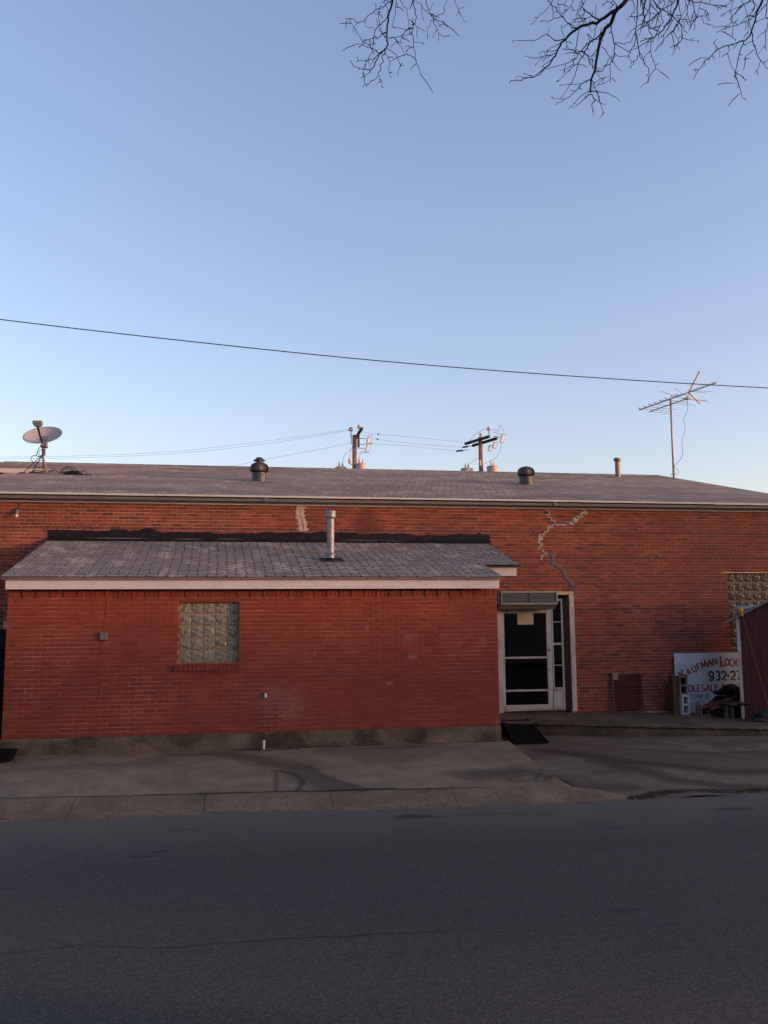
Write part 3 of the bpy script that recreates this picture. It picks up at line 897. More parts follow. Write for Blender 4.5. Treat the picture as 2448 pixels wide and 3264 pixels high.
mb.box(-3.9, -1.12, 9.27, 9.298, plane_z(9.3) - .145, plane_z(9.3) - .005)
mb.build('fascia', 'white_trim', big)
mb = MB()
mb.box(-3.8, -1.2, 9.9, 10.1, 2.0, plane_z(9.3) - .06); mb.box(-3.8, -1.15, 9.3, 9.899, plane_z(9.3) - .12, plane_z(9.3) - .065)
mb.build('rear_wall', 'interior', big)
mb = MB().hexa([(16.425, 3.20, 4.02), (16.45, 3.20, 4.02), (16.45, 11.2, 6.05), (16.425, 11.2, 6.02), (16.425, 3.20, 4.205), (16.45, 3.20, 4.205), (16.45, 11.2, ZR + .01), (16.425, 11.2, ZR + .01)])
mb.build('rake_board', 'white_trim', big)

# crack repairs smeared over the brickwork
YF = D - .0085
def stepped(pts):
    """follow a path along the bed and head joints of the brickwork"""
    P = spline([V((x, 0, z)) for x, z in pts], 12)
    out = []
    for p in P:
        r = math.floor((p.z + .21) / ROW)
        off = (0 if r % 2 else BRK / 2) if r % 8 != 7 else BRK / 4
        st = BRK / 2 if r % 8 == 7 else BRK
        xj = -2.4 + off + round((p.x + 2.4 - off) / st) * st
        xj = lerp(xj, p.x, .35)
        if not out or out[-1][2] != r:
            if out:
                zb = -.21 + max(r, out[-1][2]) * ROW
                out.append((out[-1][0], zb, out[-1][2])); out.append((xj, zb, r))
            out.append((xj, p.z, r))
        else:
            out.append((lerp(out[-1][0], xj, .5), p.z, r))
    res = []
    for x, z, r in out:
        if not res or math.hypot(x - res[-1][0], z - res[-1][1]) > .012: res.append((x + random.uniform(-.006, .006), z))
    return res
def patch(pts, w, m, name, jag=.012, sub=4, th=.007):
    P = [V((x, 0, z)) for x, z in (stepped(pts) if name == 'crack_filler' else pts)]
    if name == 'crack_filler': P = [a.lerp(b, q / 3) for a, b in zip(P, P[1:]) for q in range(3)]
    else: P = spline(P, sub)
    ws = [w * (random.uniform(.25, 1.1) if name == 'crack_filler' else random.uniform(.7, 1.05)) for _ in P]
    mb = MB().ribbon([(p.x, p.z) for p in P], ws, YF, th, jag)
    return mb.build(name, m, big)
patch([(10.80, 4.03), (10.72, 3.98), (10.67, 3.917), (10.52, 3.83), (10.41, 3.743), (10.30, 3.70)], .085, 'patch_white', 'crack_filler', .025)
patch([(10.30, 3.70), (10.18, 3.71), (10.055, 3.70), (9.945, 3.618), (9.82, 3.53), (9.735, 3.46)], .055, 'patch_white', 'crack_filler', .016)
patch([(9.735, 3.46), (9.695, 3.33), (9.715, 3.21), (9.80, 3.13), (9.93, 3.09)], .065, 'patch_white', 'crack_filler', .02)
patch([(9.83, 3.14), (9.79, 3.07), (9.76, 2.97)], .04, 'patch_white', 'crack_filler', .015)
patch([(9.922, 4.02), (9.90, 3.96), (9.93, 3.87)], .04, 'patch_white', 'crack_filler', .015)
patch([(9.96, 3.86), (10.02, 3.77), (10.06, 3.70)], .03, 'patch_white', 'crack_filler', .012)
patch([(9.83, 3.95), (9.80, 3.90)], .035, 'patch_white', 'crack_filler', .01)
patch([(9.93, 3.10), (10.0, 2.99), (9.97, 2.90), (10.10, 2.82), (10.20, 2.74), (10.26, 2.62), (10.35, 2.49), (10.44, 2.39), (10.475, 2.24)], .085, 'patch_grey', 'sealant_strip', .016)
patch([(4.70, 4.03), (4.685, 3.92), (4.68, 3.86), (4.71, 3.76), (4.735, 3.66), (4.75, 3.52)], .21, 'patch_smear', 'mortar_smear', .025, 5)
ln = MB().ribbon([(4.71, 4.03), (4.695, 3.93), (4.69, 3.85), (4.72, 3.77), (4.74, 3.66), (4.765, 3.53)], .008, YF - .0075, .002, .003)
ln.build('wall_crack', 'crack', big)

# ---- doorway
mb = MB()                                         # white surround standing on the wall face
mb.box(10.322, 10.425, D - .018, D + .10, -.165, 2.225)
mb.build('door_surround', 'white_jamb', big)
mb = MB()
mb.box(8.72, 8.855, D - .014, D + .12, -.165, 2.225)
mb.build('door_surround', 'white_jamb', big)
mb = MB().box(8.72, 10.425, D - .022, D + .14, 2.228, 2.30)
mb.build('door_lintel', 'rust_paint', big)
mb = MB()
mb.hexa([(10.20, D + .13, -.165), (10.32, D + .02, -.165), (10.32, D + .14, -.165), (10.22, D + .20, -.165), (10.20, D + .13, 2.222), (10.32, D + .02, 2.222), (10.32, D + .14, 2.222), (10.22, D + .20, 2.222)])
mb.build('door_channel', 'rust_steel', big)
YD = D + .075
mb = MB()
def bar(mb, x0, x1, z0, z1, y=YD, d=.042, b=.004): mb.bbox(x0, x1, y, y + d, z0, z1, b)
bar(mb, 8.862, 8.925, -.15, 1.915); bar(mb, 9.835, 9.945, -.15, 1.915)
bar(mb, 8.927, 9.833, 1.850, 1.914); bar(mb, 8.927, 9.833, -.15, -.022)
door = mb.build('door', 'white_door', big)
mb = MB(); bar(mb, 8.927, 9.833, .915, .955, YD - .004, .03); mb.build('push_bar', 'white_door', door)
mb = MB(); bar(mb, 8.927, 9.833, .245, .287, YD - .004, .03); mb.build('push_bar', 'white_door', door)
for z0, z1 in ((-.021, .246), (.288, .914), (.956, 1.849)):
    MB().box(8.926, 9.834, YD + .018, YD + .024, z0, z1).build('glass_pane', 'glass', door)
MB().lathe((9.885, YD, 1.085), [(.022, 0), (.022, .008), (.012, .012), (.012, .02)], 14, V((0, -1, 0))).build('lock', 'dark_metal', door)
MB().tube([(9.86, YD - .004, .69), (9.87, YD - .03, .69), (9.90, YD - .03, .69)], .007, 8).build('handle', 'dark_metal', door)
for z in (1.72, .12): MB().bbox(8.846, 8.866, YD - .02, YD + .012, z - .07, z + .07, .003).build('hinge', 'rust_steel', door)
side = MB()
for (a, b, c_, d_) in ((9.952, 9.985, -.15, 2.15), (10.165, 10.205, -.15, 2.15), (9.986, 10.164, 2.095, 2.15), (9.986, 10.164, .235, .30), (9.986, 10.164, -.15, -.10)): bar(side, a, b, c_, d_)
bar(side, 9.955, 10.20, .285, .318, YD - .03, .03)
side = side.build('side_window', 'white_door', big)
MB().box(9.985, 10.165, YD + .012, YD + .024, -.10, .236).build('lower_panel', 'white_door', side)
for z in (.77, 1.21, 1.665): MB().box(9.985, 10.165, YD + .006, YD + .026, z - (.022 if z == 1.21 else .008), z + (.022 if z == 1.21 else .008)).build('glazing_bar', 'white_door', side)
for z0, z1 in ((.301, .761), (.779, 1.187), (1.233, 1.656), (1.674, 2.094)): MB().box(9.986, 10.164, YD + .013, YD + .018, z0, z1).build('glass_pane', 'glass', side)
mb = MB(); bar(mb, 8.862, 9.945, 1.922, 2.222); mb.build('transom_panel', 'white_door', big)
mb = MB()                                         # dim entrance lobby behind the glass
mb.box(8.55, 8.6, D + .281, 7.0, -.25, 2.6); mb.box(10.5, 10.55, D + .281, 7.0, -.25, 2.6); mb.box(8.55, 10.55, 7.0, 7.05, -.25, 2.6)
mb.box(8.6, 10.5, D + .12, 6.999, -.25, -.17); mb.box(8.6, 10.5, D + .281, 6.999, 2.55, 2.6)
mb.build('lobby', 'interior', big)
MB().box(10.2, 10.28, 4.4, 4.8, -.168, 2.1).build('inner_door', 'interior_door', big)

# ---- glass block window beside the shed
gw = MB().box(WIN[0], WIN[1], D + .075, D + .16, WIN[2], WIN[3]).build('block_window', 'block_joint', big)
cache = None
q = MB()
def blockface(q, s, b=.012, bulge=.010):
    h = s / 2 - .006
    q.grid(6, 6, lambda u, v: ((u - .5) * 2 * h, -.012 - bulge * (1 - (2 * u - 1) ** 2) * (1 - (2 * v - 1) ** 2) + .005 * math.sin(u * 9 + v * 4) * math.sin(v * 8 - u * 3), (v - .5) * 2 * h))
    q.box(-h, h, -.011, .05, -h, h)
blockface(q, .193)
me_block = q.mesh('glass_block', 'glassblock_dark', smooth=False)
for i in range(9):
    for j in range(8):
        x, z = WIN[0] + .125 - .0 + i * .2, WIN[3] - .115 - j * .2
        if x > WIN[1] - .05 or z < WIN[2] + .05: continue
        o = put_shared('glass_block', me_block, (x, D + .075, z), gw)
        if (i + j) % 2: o.rotation_euler = (0, math.pi / 2 * ((i * 3 + j) % 4), 0)
MB().box(WIN[0] - .16, WIN[1], D - .012, D + .06, WIN[3] - .012, WIN[3] + .012).build('steel_lintel', 'rust_paint', big)

# ------------------------------------------------------------------ the annex
W = 7.72
AW = (2.56, 3.485, 1.083, 2.031)
anx = thing('brick_annex', (3.86, 0, -.25), 'low red brick lean-to annex with a grey shingle roof and white fascia, nearest the road', 'building')
mb = MB()
wall_panels(mb, 0, W, .0, 2.42, 0, .28, [AW])
mb.build('wall', 'mortar_annex', anx)
mb = MB()
for xa, xb in ((0, .28), (W - .28, W)):
    mb.hexa([(xa, .281, 0), (xb, .281, 0), (xb, D - .01, 0), (xa, D - .01, 0), (xa, .281, 2.46), (xb, .281, 2.46), (xb, D - .01, 3.22), (xa, D - .01, 3.22)])
mb.build('side_wall', 'brick_annex', anx)
mb = MB().grid(120, 8, lambda u, v: (lerp(-.015, W + .015, u), -.016 - .02 * (1 - v) + .004 * math.sin(u * 60 + v * 5), lerp(-.42, -.002, v) if v < 1 else -.001 + .006 * math.sin(u * 50)))
mb.box(-.012, W + .012, -.012, D - .011, -.42, -.003)
mb.build('concrete_plinth', 'plinth', anx)
bb = rows_of_bricks(0, W, 0, 31, [AW], lambda r: False)
x = .004
i = 0
while x < W - .06:                                # soldier course, every third brick proud
    bb.append((x, x + .0585, 2.103, 2.297, .011 if i % 3 == 0 else 0.0, 'dark' if random.random() < .15 else ''))
    x += ROW; i += 1
lay_bricks(bb, 0, anx, 'brick_annex', lambda c_: True)
# window of glass blocks, brick sill
aw = MB().box(AW[0], AW[1], .085, .16, AW[2], AW[3]).build('block_window', 'block_joint', anx)
q = MB(); blockface(q, .184)
me_b2 = q.mesh('glass_block', 'glassblock')
for i in range(5):
    for j in range(5):
        o = put_shared('glass_block', me_b2, (AW[0] + .0925 + i * .185, .085, AW[2] + .095 + j * .1895), aw)
        o.rotation_euler = (0, math.pi / 2 * ((i * 2 + j * 3) % 4), 0)
sill = MB().box(2.50, 3.505, -.035, .02, .962, 1.01).build('window_sill', 'mortar_annex', anx)
sm = []
for t_ in (.2, .45, .7):
    q = MB(); q.tone = t_
    q.hexa([(-.029, -.055, -.05), (.029, -.055, -.05), (.029, .03, -.05), (-.029, .03, -.05), (-.029, -.055, .038), (.029, -.055, .038), (.029, .085, .055), (-.029, .085, .055)])
    sm.append(q.mesh('brick', 'brick_annex'))
for i in range(15):
    put_shared('brick', random.choice(sm), (2.537 + i * .0672, -.006 - random.uniform(0, .004), 1.02), sill)
# roof
def pz(y): return 2.42 + .242 * (y + .2)
mb = MB()
def slab2(q, t): mb.hexa([(x, y, pz(y) - t) for x, y in q] + [(x, y, pz(y)) for x, y in q])
slab2([(-.06, -.2), (7.755, -.2), (7.755, .95), (-.09, .95)], .035)
slab2([(-.09, .951), (8.47, .951), (8.62, D - .012), (-.14, D - .012)], .035)
ar = mb.build('roof', 'deck', anx)
def an_limits(y):
    return (-.07 - .02 * max(0, y), 7.765) if y < .93 else (-.07 - .02 * y, 8.44 + .06 * (y - .9))
lay_shingles(ar, 'shingle', pz, .242, -.215, 29, an_limits, slot=.030)
mb = MB()                                         # drip edge boards
mb.box(-.055, 3.6, -.212, -.201, 2.375, 2.412); mb.box(3.603, 7.75, -.213, -.201, 2.378, 2.414); mb.box(7.775, 8.5, .955, .975, pz(.95) - .045, pz(.95) - .006)
mb.build('drip_board', 'gutter', anx)
mb = MB()
mb.box(.0, 3.95, -.172, -.135, 2.232, 2.374); mb.box(3.953, 7.715, -.172, -.135, 2.233, 2.378)
mb.build('fascia', 'white_trim', anx)
mb = MB().box(7.80, 8.40, 1.0, 1.03, 2.50, 2.655)
mb.box(8.37, 8.40, 1.031, D - .02, 2.52, 2.66)
mb.build('fascia', 'white_trim', anx)
MB().box(.0, 7.72, -.134, -.002, 2.30, 2.33).build('soffit', 'soffit', anx)
# lumpy tar flashing against the big building
mb = MB()
tops = []
NX = 260
for i in range(NX + 1):
    u = i / NX
    base_t = 3.487 + .018 * math.sin(u * 13) + .012 * math.sin(u * 41 + 1) + .008 * math.sin(u * 97) + random.uniform(-.006, .006)
    for (c_, w_, h_) in ((.213, .018, .06), (.75, .006, .03), (.975, .004, .035), (.055, .02, .01), (.46, .02, -.015)):
        base_t += h_ * math.exp(-((u - c_) / w_) ** 2)
    tops.append(base_t)
def tarf(u, v):
    i = min(NX, int(round(u * NX)))
    x = lerp(-.13, 8.63, u)
    zt = tops[i]
    zl = pz(D) + .012
    t = [0, .06, .35, .65, .9, 1.0][int(round(v * 5))]
    yy = [D - .004, D - .016, D - .019, D - .022, D - .03, D - .14][int(round(v * 5))]
    zz = lerp(zt, zl + .02, t) if t < 1 else pz(D - .14) + .015
    return (x, yy + .003 * math.sin(x * 17 + t * 3) + .0015 * math.sin(x * 57 - t * 5), zz + .003 * math.sin(x * 31 + t * 2))
mb.grid(NX, 5, tarf)
mb.build('tar_flashing', 'tar', ar, smooth=True)

# ------------------------------------------------------------------ things on the roofs
def roof_turbine(x, y, r, h, cap, label):
    z = plane_z(y)
    t = thing('roof_turbine_vent', (x, y, z), label, 'roof vent', 'turbine vents on the big roof')
    mb = MB().lathe((x, y, z - .06), [(r * .80, 0), (r * .78, h * .52), (r * .80, h * .53), (r * .80, h * .60)], 24)
    mb.tube([(x - r * .79, y - .02, z + h * .12), (x - r * .2, y - r * .80, z + h * .2), (x + r * .5, y - r * .66, z + h * .30)], .006, 5)
    mb.build('neck', 'vent_dark', t, smooth=False)
    hd = MB()
    z1 = z + h * .50
    prof = [(.80, 0), (.96, .06), (1.0, .16), (1.0, .26), (.95, .36), (.82, .45), (.55, .50)]
    n = 30
    for q in range(n):                            # curved vanes, overlapping edge to edge
        a0 = 2 * math.pi * q / n; a1 = a0 + 2 * math.pi / n * 1.12
        o = len(hd.v)
        for (pr, ph) in prof:
            for a, rr in ((a0, 1.0), (a1, .93)):
                hd.v.append((x + math.cos(a) * r * pr * rr, y + math.sin(a) * r * pr * rr, z1 + ph * h))
        for i in range(len(prof) - 1): hd.face((o + 2 * i, o + 2 * i + 1, o + 2 * i + 3, o + 2 * i + 2))
    hd = hd.build('turbine_head', 'vent_dark', t)
    MB().lathe((x, y, z1 + .47 * h), [(r * .62, 0), (r * .60, .02), (r * .1, .05)], 20).build('crown_plate', 'vent_dark', hd)
    MB().lathe((x, y, z1), [(r * .74, 0), (r * .74, .45 * h)], 16).build('core', 'cable', hd)
    mb = MB()
    mb.hexa([(x - r * 1.5, y - r * 1.5, plane_z(y - r * 1.5) + .012), (x + r * 1.5, y - r * 1.5, plane_z(y - r * 1.5) + .012), (x + r * 1.5, y + r * 1.4, plane_z(y + r * 1.4) + .012), (x - r * 1.5, y + r * 1.4, plane_z(y + r * 1.4) + .012),
             (x - r * 1.5, y - r * 1.5, plane_z(y - r * 1.5) + .018), (x + r * 1.5, y - r * 1.5, plane_z(y - r * 1.5) + .018), (x + r * 1.5, y + r * 1.4, plane_z(y + r * 1.4) + .018), (x - r * 1.5, y + r * 1.4, plane_z(y + r * 1.4) + .018)])
    mb.build('flashing', 'shingle_far', t)
    if cap:
        MB().lathe((x, y, z1 + .50 * h), [(r * .34, 0), (r * .34, .05), (r * .66, .055), (r * .66, .07), (r * .30, .135), (r * .28, .14)], 8).build('rain_cap', 'vent_dark', t)
    return t
roof_turbine(3.94, 6.42, .215, .43, True, 'dark turbine roof vent with a pointed cap, left one on the grey roof')
roof_turbine(10.61, 6.80, .215, .44, False, 'dark round-topped turbine vent without a cap, right one on the grey roof')

def pipe_vent(name, base, r, h, slope, m, label, collar):
    x, y, z = base
    t = thing(name, base, label, 'vent pipe')
    MB().lathe((x, y, z - .05), [(r, 0), (r, h * .86)], 20).build('pipe', m, t, smooth=False)
    c_ = MB().lathe((x, y, z + h * .80), [(r * 1.02, 0), (r * 1.45, .03), (r * 1.45, h * .09), (r * 1.36, h * .095), (r * 1.36, h * .115), (r * 1.45, h * .12), (r * 1.45, h * .145), (r * 1.0, h * .165), (r * .3, h * .17)], 20).build('cap', m, t)
    if collar:
        MB().lathe((x, y, z + .10), [(r * 1.0, 0), (r * 1.38, .004), (r * 1.38, .014), (r * 1.0, .035)], 20).build('storm_collar', m, t)
        MB().lathe((x, y, z - .03), [(r * 1.5, 0), (r * 1.18, .065), (r * 1.02, .075)], 16).build('tar_boot', 'tar', t)
    n = V((0, -slope, 1))
    mb = MB()
    s_ = r * 3
    for dx in (0,):
        mb.hexa([(x - s_, y - s_, z - slope * s_ + .012), (x + s_ * 1.2, y - s_, z - slope * s_ + .012), (x + s_ * 1.1, y + s_, z + slope * s_ + .012), (x - s_, y + s_, z + slope * s_ + .012),
                 (x - s_, y - s_, z - slope * s_ + .018), (x + s_ * 1.2, y - s_, z - slope * s_ + .018), (x + s_ * 1.1, y + s_, z + slope * s_ + .018), (x - s_, y + s_, z + slope * s_ + .018)])
    mb.build('flashing', 'tar' if collar else m, t)
    return t
pipe_vent('vent_pipe', (5.075, 1.30, pz(1.30)), .066, .93, .242, 'galv', 'tall grey galvanised vent pipe with a slotted cap on the annex roof', True)
pipe_vent('vent_pipe', (14.58, 10.1, plane_z(10.1)), .075, .60, .25, 'vent_rust', 'short brownish vent pipe near the ridge, left of the antenna mast', False)

# satellite dish on a bent mast with two struts
bx, by = -1.03, 7.45
bz = plane_z(by)
ds = thing('satellite_dish', (bx, by, bz), 'grey oval satellite dish on a bent mast at the left end of the roof', 'satellite dish')
MB().tube(spline([(bx, by, bz), (bx - .06, by, bz + .25), (bx - .10, by, bz + .42), (bx - .11, by, bz + .66)], 5), .026, 10).build('mast', 'vent_rust', ds, smooth=True)
dn = V((-.10, -.66, .74)).normalized()            # the way the dish faces
du = V((1, -.06, .08)); du = (du - dn * du.dot(dn)).normalized()
dv = dn.cross(du)
dc = V((bx - .12, by - .05, bz + .93))
rim = []
q = MB()
NR, NA = 7, 40
def dish_pt(rr, a, back):
    dd = .13 * rr * rr - .13
    return dc + du * (.445 * rr * math.cos(a)) + dv * (.385 * rr * math.sin(a)) + dn * (dd - back)
for back in (0, .012):
    for i in range(NR + 1):
        for j in range(NA): q.v.append(tuple(dish_pt(i / NR, 2 * math.pi * j / NA, back)))
    o = 0 if back == 0 else (NR + 1) * NA
    for i in range(NR):
        for j in range(NA): q.face((o + i * NA + j, o + i * NA + (j + 1) % NA, o + (i + 1) * NA + (j + 1) % NA, o + (i + 1) * NA + j))
dsh = q.build('reflector', 'dish', ds, smooth=True)
MB().tube([dish_pt(1, 2 * math.pi * j / 40, .004) for j in range(41)], .008, 6).build('rim', 'grey_plastic', dsh)
lg = MB()
p = dc - dn * .095 + du * .02 + dv * .07
lg.add([tuple(p - du * .075 - dv * .028 ), tuple(p + du * .07 - dv * .03), tuple(p + du * .08 + dv * .045), tuple(p + du * .05 - dv * .002), tuple(p - du * .07 + dv * .03)], [(0, 1, 3, 4), (1, 2, 3)])
lg.build('faded_mark', 'logo', dsh)
foot = dish_pt(1.0, -math.pi / 2 - .08, 0)
if (foot - dc).z > 0: foot = dish_pt(1.0, math.pi / 2, 0)
lnb = dc + dn * .52 - dv * .06 - du * .07
lnb = V((bx - .145, by - .50, bz + 1.05))
foot = V((bx - .10, by - .12, bz + .70))
MB().tube([foot, foot.lerp(lnb, .5) + V((0, 0, -.012)), lnb], [.030, .026, .032], 4).build('feed_arm', 'dark_metal', ds)
hb = MB()
hb.hexa([(lnb.x - .06, lnb.y - .04, lnb.z - .02), (lnb.x + .06, lnb.y - .04, lnb.z - .02), (lnb.x + .06, lnb.y + .06, lnb.z - .02), (lnb.x - .06, lnb.y + .06, lnb.z - .02),
         (lnb.x - .105, lnb.y - .05, lnb.z + .03), (lnb.x + .105, lnb.y - .05, lnb.z + .03), (lnb.x + .105, lnb.y + .07, lnb.z + .03), (lnb.x - .105, lnb.y + .07, lnb.z + .03)])
hb.bbox(lnb.x - .105, lnb.x + .105, lnb.y - .05, lnb.y + .07, lnb.z + .031, lnb.z + .115, .012)
hb.build('receiver_head', 'grey_plastic', ds)
MB().bbox(bx - .15, bx + .0, by - .13, by + .05, bz + .62, bz + .68, .012).bbox(bx - .09, bx - .02, by - .06, by + .08, bz + .64, bz + .86, .01).build('bracket', 'grey_plastic', ds)
MB().bbox(bx - .075, bx - .035, by - .05, by - .02, bz + .43, bz + .60, .006).build('clamp', 'vent_rust', ds)
for (x, y) in ((bx - .52, by - .05), (bx - .38, by + .22)):
    MB().tube([(bx - .11, by - .01, bz + .46), (x, y, plane_z(y) + .01)], .011, 6).build('strut', 'dark_metal', ds)
    MB().box(x - .06, x + .05, y - .05, y + .05, plane_z(y - .05) + .008, plane_z(y + .05) + .014).build('strut_foot', 'dark_metal', ds)
MB().tube([(bx - .10, by + .02, bz + .34), (bx - .06, by - .1, plane_z(by - .1) + .01)], .012, 6).build('strut', 'dark_metal', ds)
MB().bbox(bx - .10, bx + .10, by - .06, by + .06, plane_z(by - .06) + .004, plane_z(by + .06) + .018, .004).build('base_plate', 'vent_rust', ds)
mb = MB()
def on_roof(x, y, h=.02): return (x, y, plane_z(y) + h)
mb.tube(spline([tuple(foot), (bx - .18, by - .06, bz + .60), (bx - .22, by - .05, bz + .50), (bx - .12, by - .05, bz + .40), (bx - .30, by - .04, bz + .43), (bx - .36, by - .04, bz + .33), (bx - .27, by - .04, bz + .26), (bx - .10, by - .04, bz + .33)], 6), .008, 5)
mb.tube(spline([(bx - .13, by - .05, bz + .58), (bx - .24, by - .06, bz + .44), (bx - .10, by - .06, bz + .37)], 6), .007, 5)
mb.tube(spline([(bx - .30, by - .05, bz + .24), (bx - .22, by - .05, bz + .14), (bx - .05, by - .05, bz + .17)], 6), .007, 5)
mb.tube(spline([on_roof(bx - .40, by + .0), on_roof(bx - .2, by - .03, .08), on_roof(bx + .0, by - .02), on_roof(bx - .36, by + .15, .02)], 6), .010, 5)
mb.build('dish_cable', 'cable', ds)
# loose cable coil lying on the shingles
cc = thing('cable_coil', (-.5, 7.3, plane_z(7.3)), 'tangled black cable coil lying on the shingles beside the dish mast', 'cable')
mb = MB()
for kx in range(13):
    cx_, cy_ = -.44 + random.uniform(-.05, .09), 7.28 + random.uniform(-.06, .06)
    ra, rb, ph = random.uniform(.10, .20), random.uniform(.05, .12), random.uniform(-.6, .6)
    pts = []
    for s_ in range(19):
        a = 2 * math.pi * s_ / 18
        px_, py_ = ra * math.cos(a), rb * math.sin(a)
        X_, Y_ = cx_ + px_ * math.cos(ph) - py_ * math.sin(ph), cy_ + px_ * math.sin(ph) + py_ * math.cos(ph)
        pts.append((X_, Y_, plane_z(Y_) + .02 + .006 * kx % .06 + .02 * abs(math.sin(a * 1.5 + kx))))
    mb.tube(pts, .0085, 5)
mb.build('loops', 'cable', cc)
mb = MB()
for (hh, ex) in ((.16, .0), (.20, .05)):
    mb.tube(spline([on_roof(-.72 + ex, 7.25), on_roof(-.68 + ex, 7.25, hh * .6), on_roof(-.56 + ex, 7.24, hh), on_roof(-.40 + ex, 7.25, hh * .7), on_roof(-.30 + ex, 7.26, .05)], 6), .009, 5)
mb.tube(spline([on_roof(-.24, 7.25), on_roof(-.16, 7.22, .12), on_roof(-.08, 7.22, .05), on_roof(-.14, 7.2, .02)], 6), .009, 5)
mb.tube(spline([on_roof(-.98, 7.42, .05), on_roof(-.85, 7.38, .09), on_roof(-.7, 7.3, .05), on_roof(-.5, 7.3, .03)], 6), .010, 5)
mb.tube(spline([on_roof(-.28, 7.2, .03), on_roof(-.1, 7.16, .02), on_roof(.05, 7.17, .02)], 6), .009, 5)
mb.build('loose_end', 'cable', cc)

# television antenna at the right end
ax, ay = 16.36, 10.1
az = plane_z(ay)
an = thing('television_antenna', (ax, ay, az), 'television antenna with long boom on a pale mast at the right end of the roof', 'antenna')
MB().tube([(ax, ay, az - .3), (ax + .01, ay, az + 1.2), (ax + .02, ay, az + 2.46)], .032, 10).build('mast', 'mast', an, smooth=True)
pole_top = V((ax + .02, ay, az + 2.38))
hd_ = V((-.20, .98, 0)).normalized()              # boom runs away from the road
el_ = V((.98, .20, 0)).normalized()               # elements lie across it
up_ = V((0, 0, 1))
bo = pole_top + V((0, -.05, .06))
MB().tube([bo - hd_ * 1.95, bo + hd_ * 1.55], .022, 4).build('boom', 'alu', an)
lo = pole_top + V((0, .05, -.10))
MB().tube([lo - hd_ * .80, lo + hd_ * .98], .019, 4).build('boom', 'alu', an)
MB().tube([bo - hd_ * .78, lo - hd_ * .76], .014, 5).build('boom_strut', 'alu', an)
for i in range(8):                                # short directors
    p_ = bo + hd_ * (-.35 + i * .26)
    mb = MB().tube([p_ - el_ * .10 + up_ * .05, p_ + up_ * .005, p_ + el_ * .07 + up_ * .05], .013, 4)
    mb.build('director_rod', 'arm_wood', an)
mb = MB()
for i in range(15):
    p_ = bo - hd_ * (.85 + i * .073)
    mb.tube([p_, p_ + up_ * .06 - el_ * .03], .007, 4)
mb.build('comb_rods', 'alu', an, kind='stuff')
for (t_, a0, a1) in ((.95, .05, .75), (.72, .45, .55), (.45, .30, .60), (.10, .55, .20), (-.20, .20, .80), (-.42, .62, .30), (-.72, .15, .85), (-.78, .30, .70)):
    p_ = lo + hd_ * t_
    MB().tube([p_ - el_ * a0 + hd_ * .05 * a0, p_, p_ + el_ * a1 + hd_ * .04 * a1], .0075, 5).build('element_rod', 'alu', an)
for (t_, a0, a1, h_) in ((-.25, .62, .05, .12), (-.55, .35, .20, .16), (-1.0, .10, .75, -.06), (-.9, .05, .55, .02), (-.30, .45, .0, .05)):
    p_ = bo + hd_ * t_
    MB().tube([p_ - el_ * a0 + up_ * h_, p_, p_ + el_ * a1 - up_ * h_ * .4], .007, 5).build('element_rod', 'alu', an)
vx = bo - hd_ * .76
for sgn, ln_, nrod in ((1, .72, 8), (-1, .64, 7)):
    ev = (up_ * sgn * .70 - hd_ * .71).normalized()
    rf = MB().tube([vx, vx + ev * ln_], .017, 4).build('reflector_arm', 'alu', an)
    mb = MB()
    for i in range(nrod):
        p_ = vx + ev * (ln_ * (i + .6) / nrod)
        mb.tube([p_ - el_ * .17, p_ + el_ * .20], .0062, 4)
    mb.build('reflector_rods', 'alu', rf, kind='stuff')
mbx = lo - hd_ * .76
MB().bbox(mbx.x - .035, mbx.x + .045, mbx.y - .04, mbx.y + .04, mbx.z - .035, mbx.z + .045, .008).build('matching_box', 'vent_rust', an)
mb = MB()
c0 = mbx
mb.tube(spline([c0, (ax + .22, ay - .62, az + 1.98), (ax + .12, ay - .55, az + 1.68), (ax + .20, ay - .45, az + 1.40), (ax + .13, ay - .35, az + 1.05), (ax + .17, ay - .3, az + .82), (ax + .16, ay - .2, az + .58), (ax + .05, ay - .05, az + .40), (ax + .03, ay - .05, az + .33), (ax + .13, ay - .06, az + .22), (ax + .10, ay - .06, az + .12), (ax - .05, ay - .05, az + .14), (ax - .12, ay - .05, az + .09), (ax - .02, ay - .05, az + .05)], 6), .0075, 5)
mb.build('antenna_cable', 'cable_grey', an)

# ------------------------------------------------------------------ utility poles beyond the building
PY = 36.0
def can(parent, x, y, ztop, r=.26, h=.85, lean=0):
    tk = MB().lathe((x, y, ztop - h), [(r * .9, 0), (r, .03), (r, h - .10), (r * 1.05, h - .095), (r * 1.05, h - .05), (r * .85, h - .01), (r * .2, h)], 20).build('transformer_tank', 'tank', parent, smooth=False)
    for dx, dy in ((-.10, -.08), (.11, .05)):
        MB().lathe((x + dx, y + dy, ztop - .03), [(.045, 0), (.075, .03), (.045, .07), (.07, .11), (.042, .15), (.065, .19), (.035, .24), (.02, .33)], 10).build('bushing', 'porcelain', tk)
    return tk
def pin(parent, x, y, z, s=1.0):
    i_ = MB().tube([(x, y, z - .30 * s), (x, y, z)], .02 * s, 6).build('insulator_pin', 'dark_metal', parent)
    MB().lathe((x, y, z - .02), [(.05 * s, 0), (.125 * s, .02 * s), (.12 * s, .06 * s), (.06 * s, .09 * s), (.105 * s, .11 * s), (.09 * s, .16 * s), (.05 * s, .19 * s)], 12).build('insulator', 'porcelain', i_)
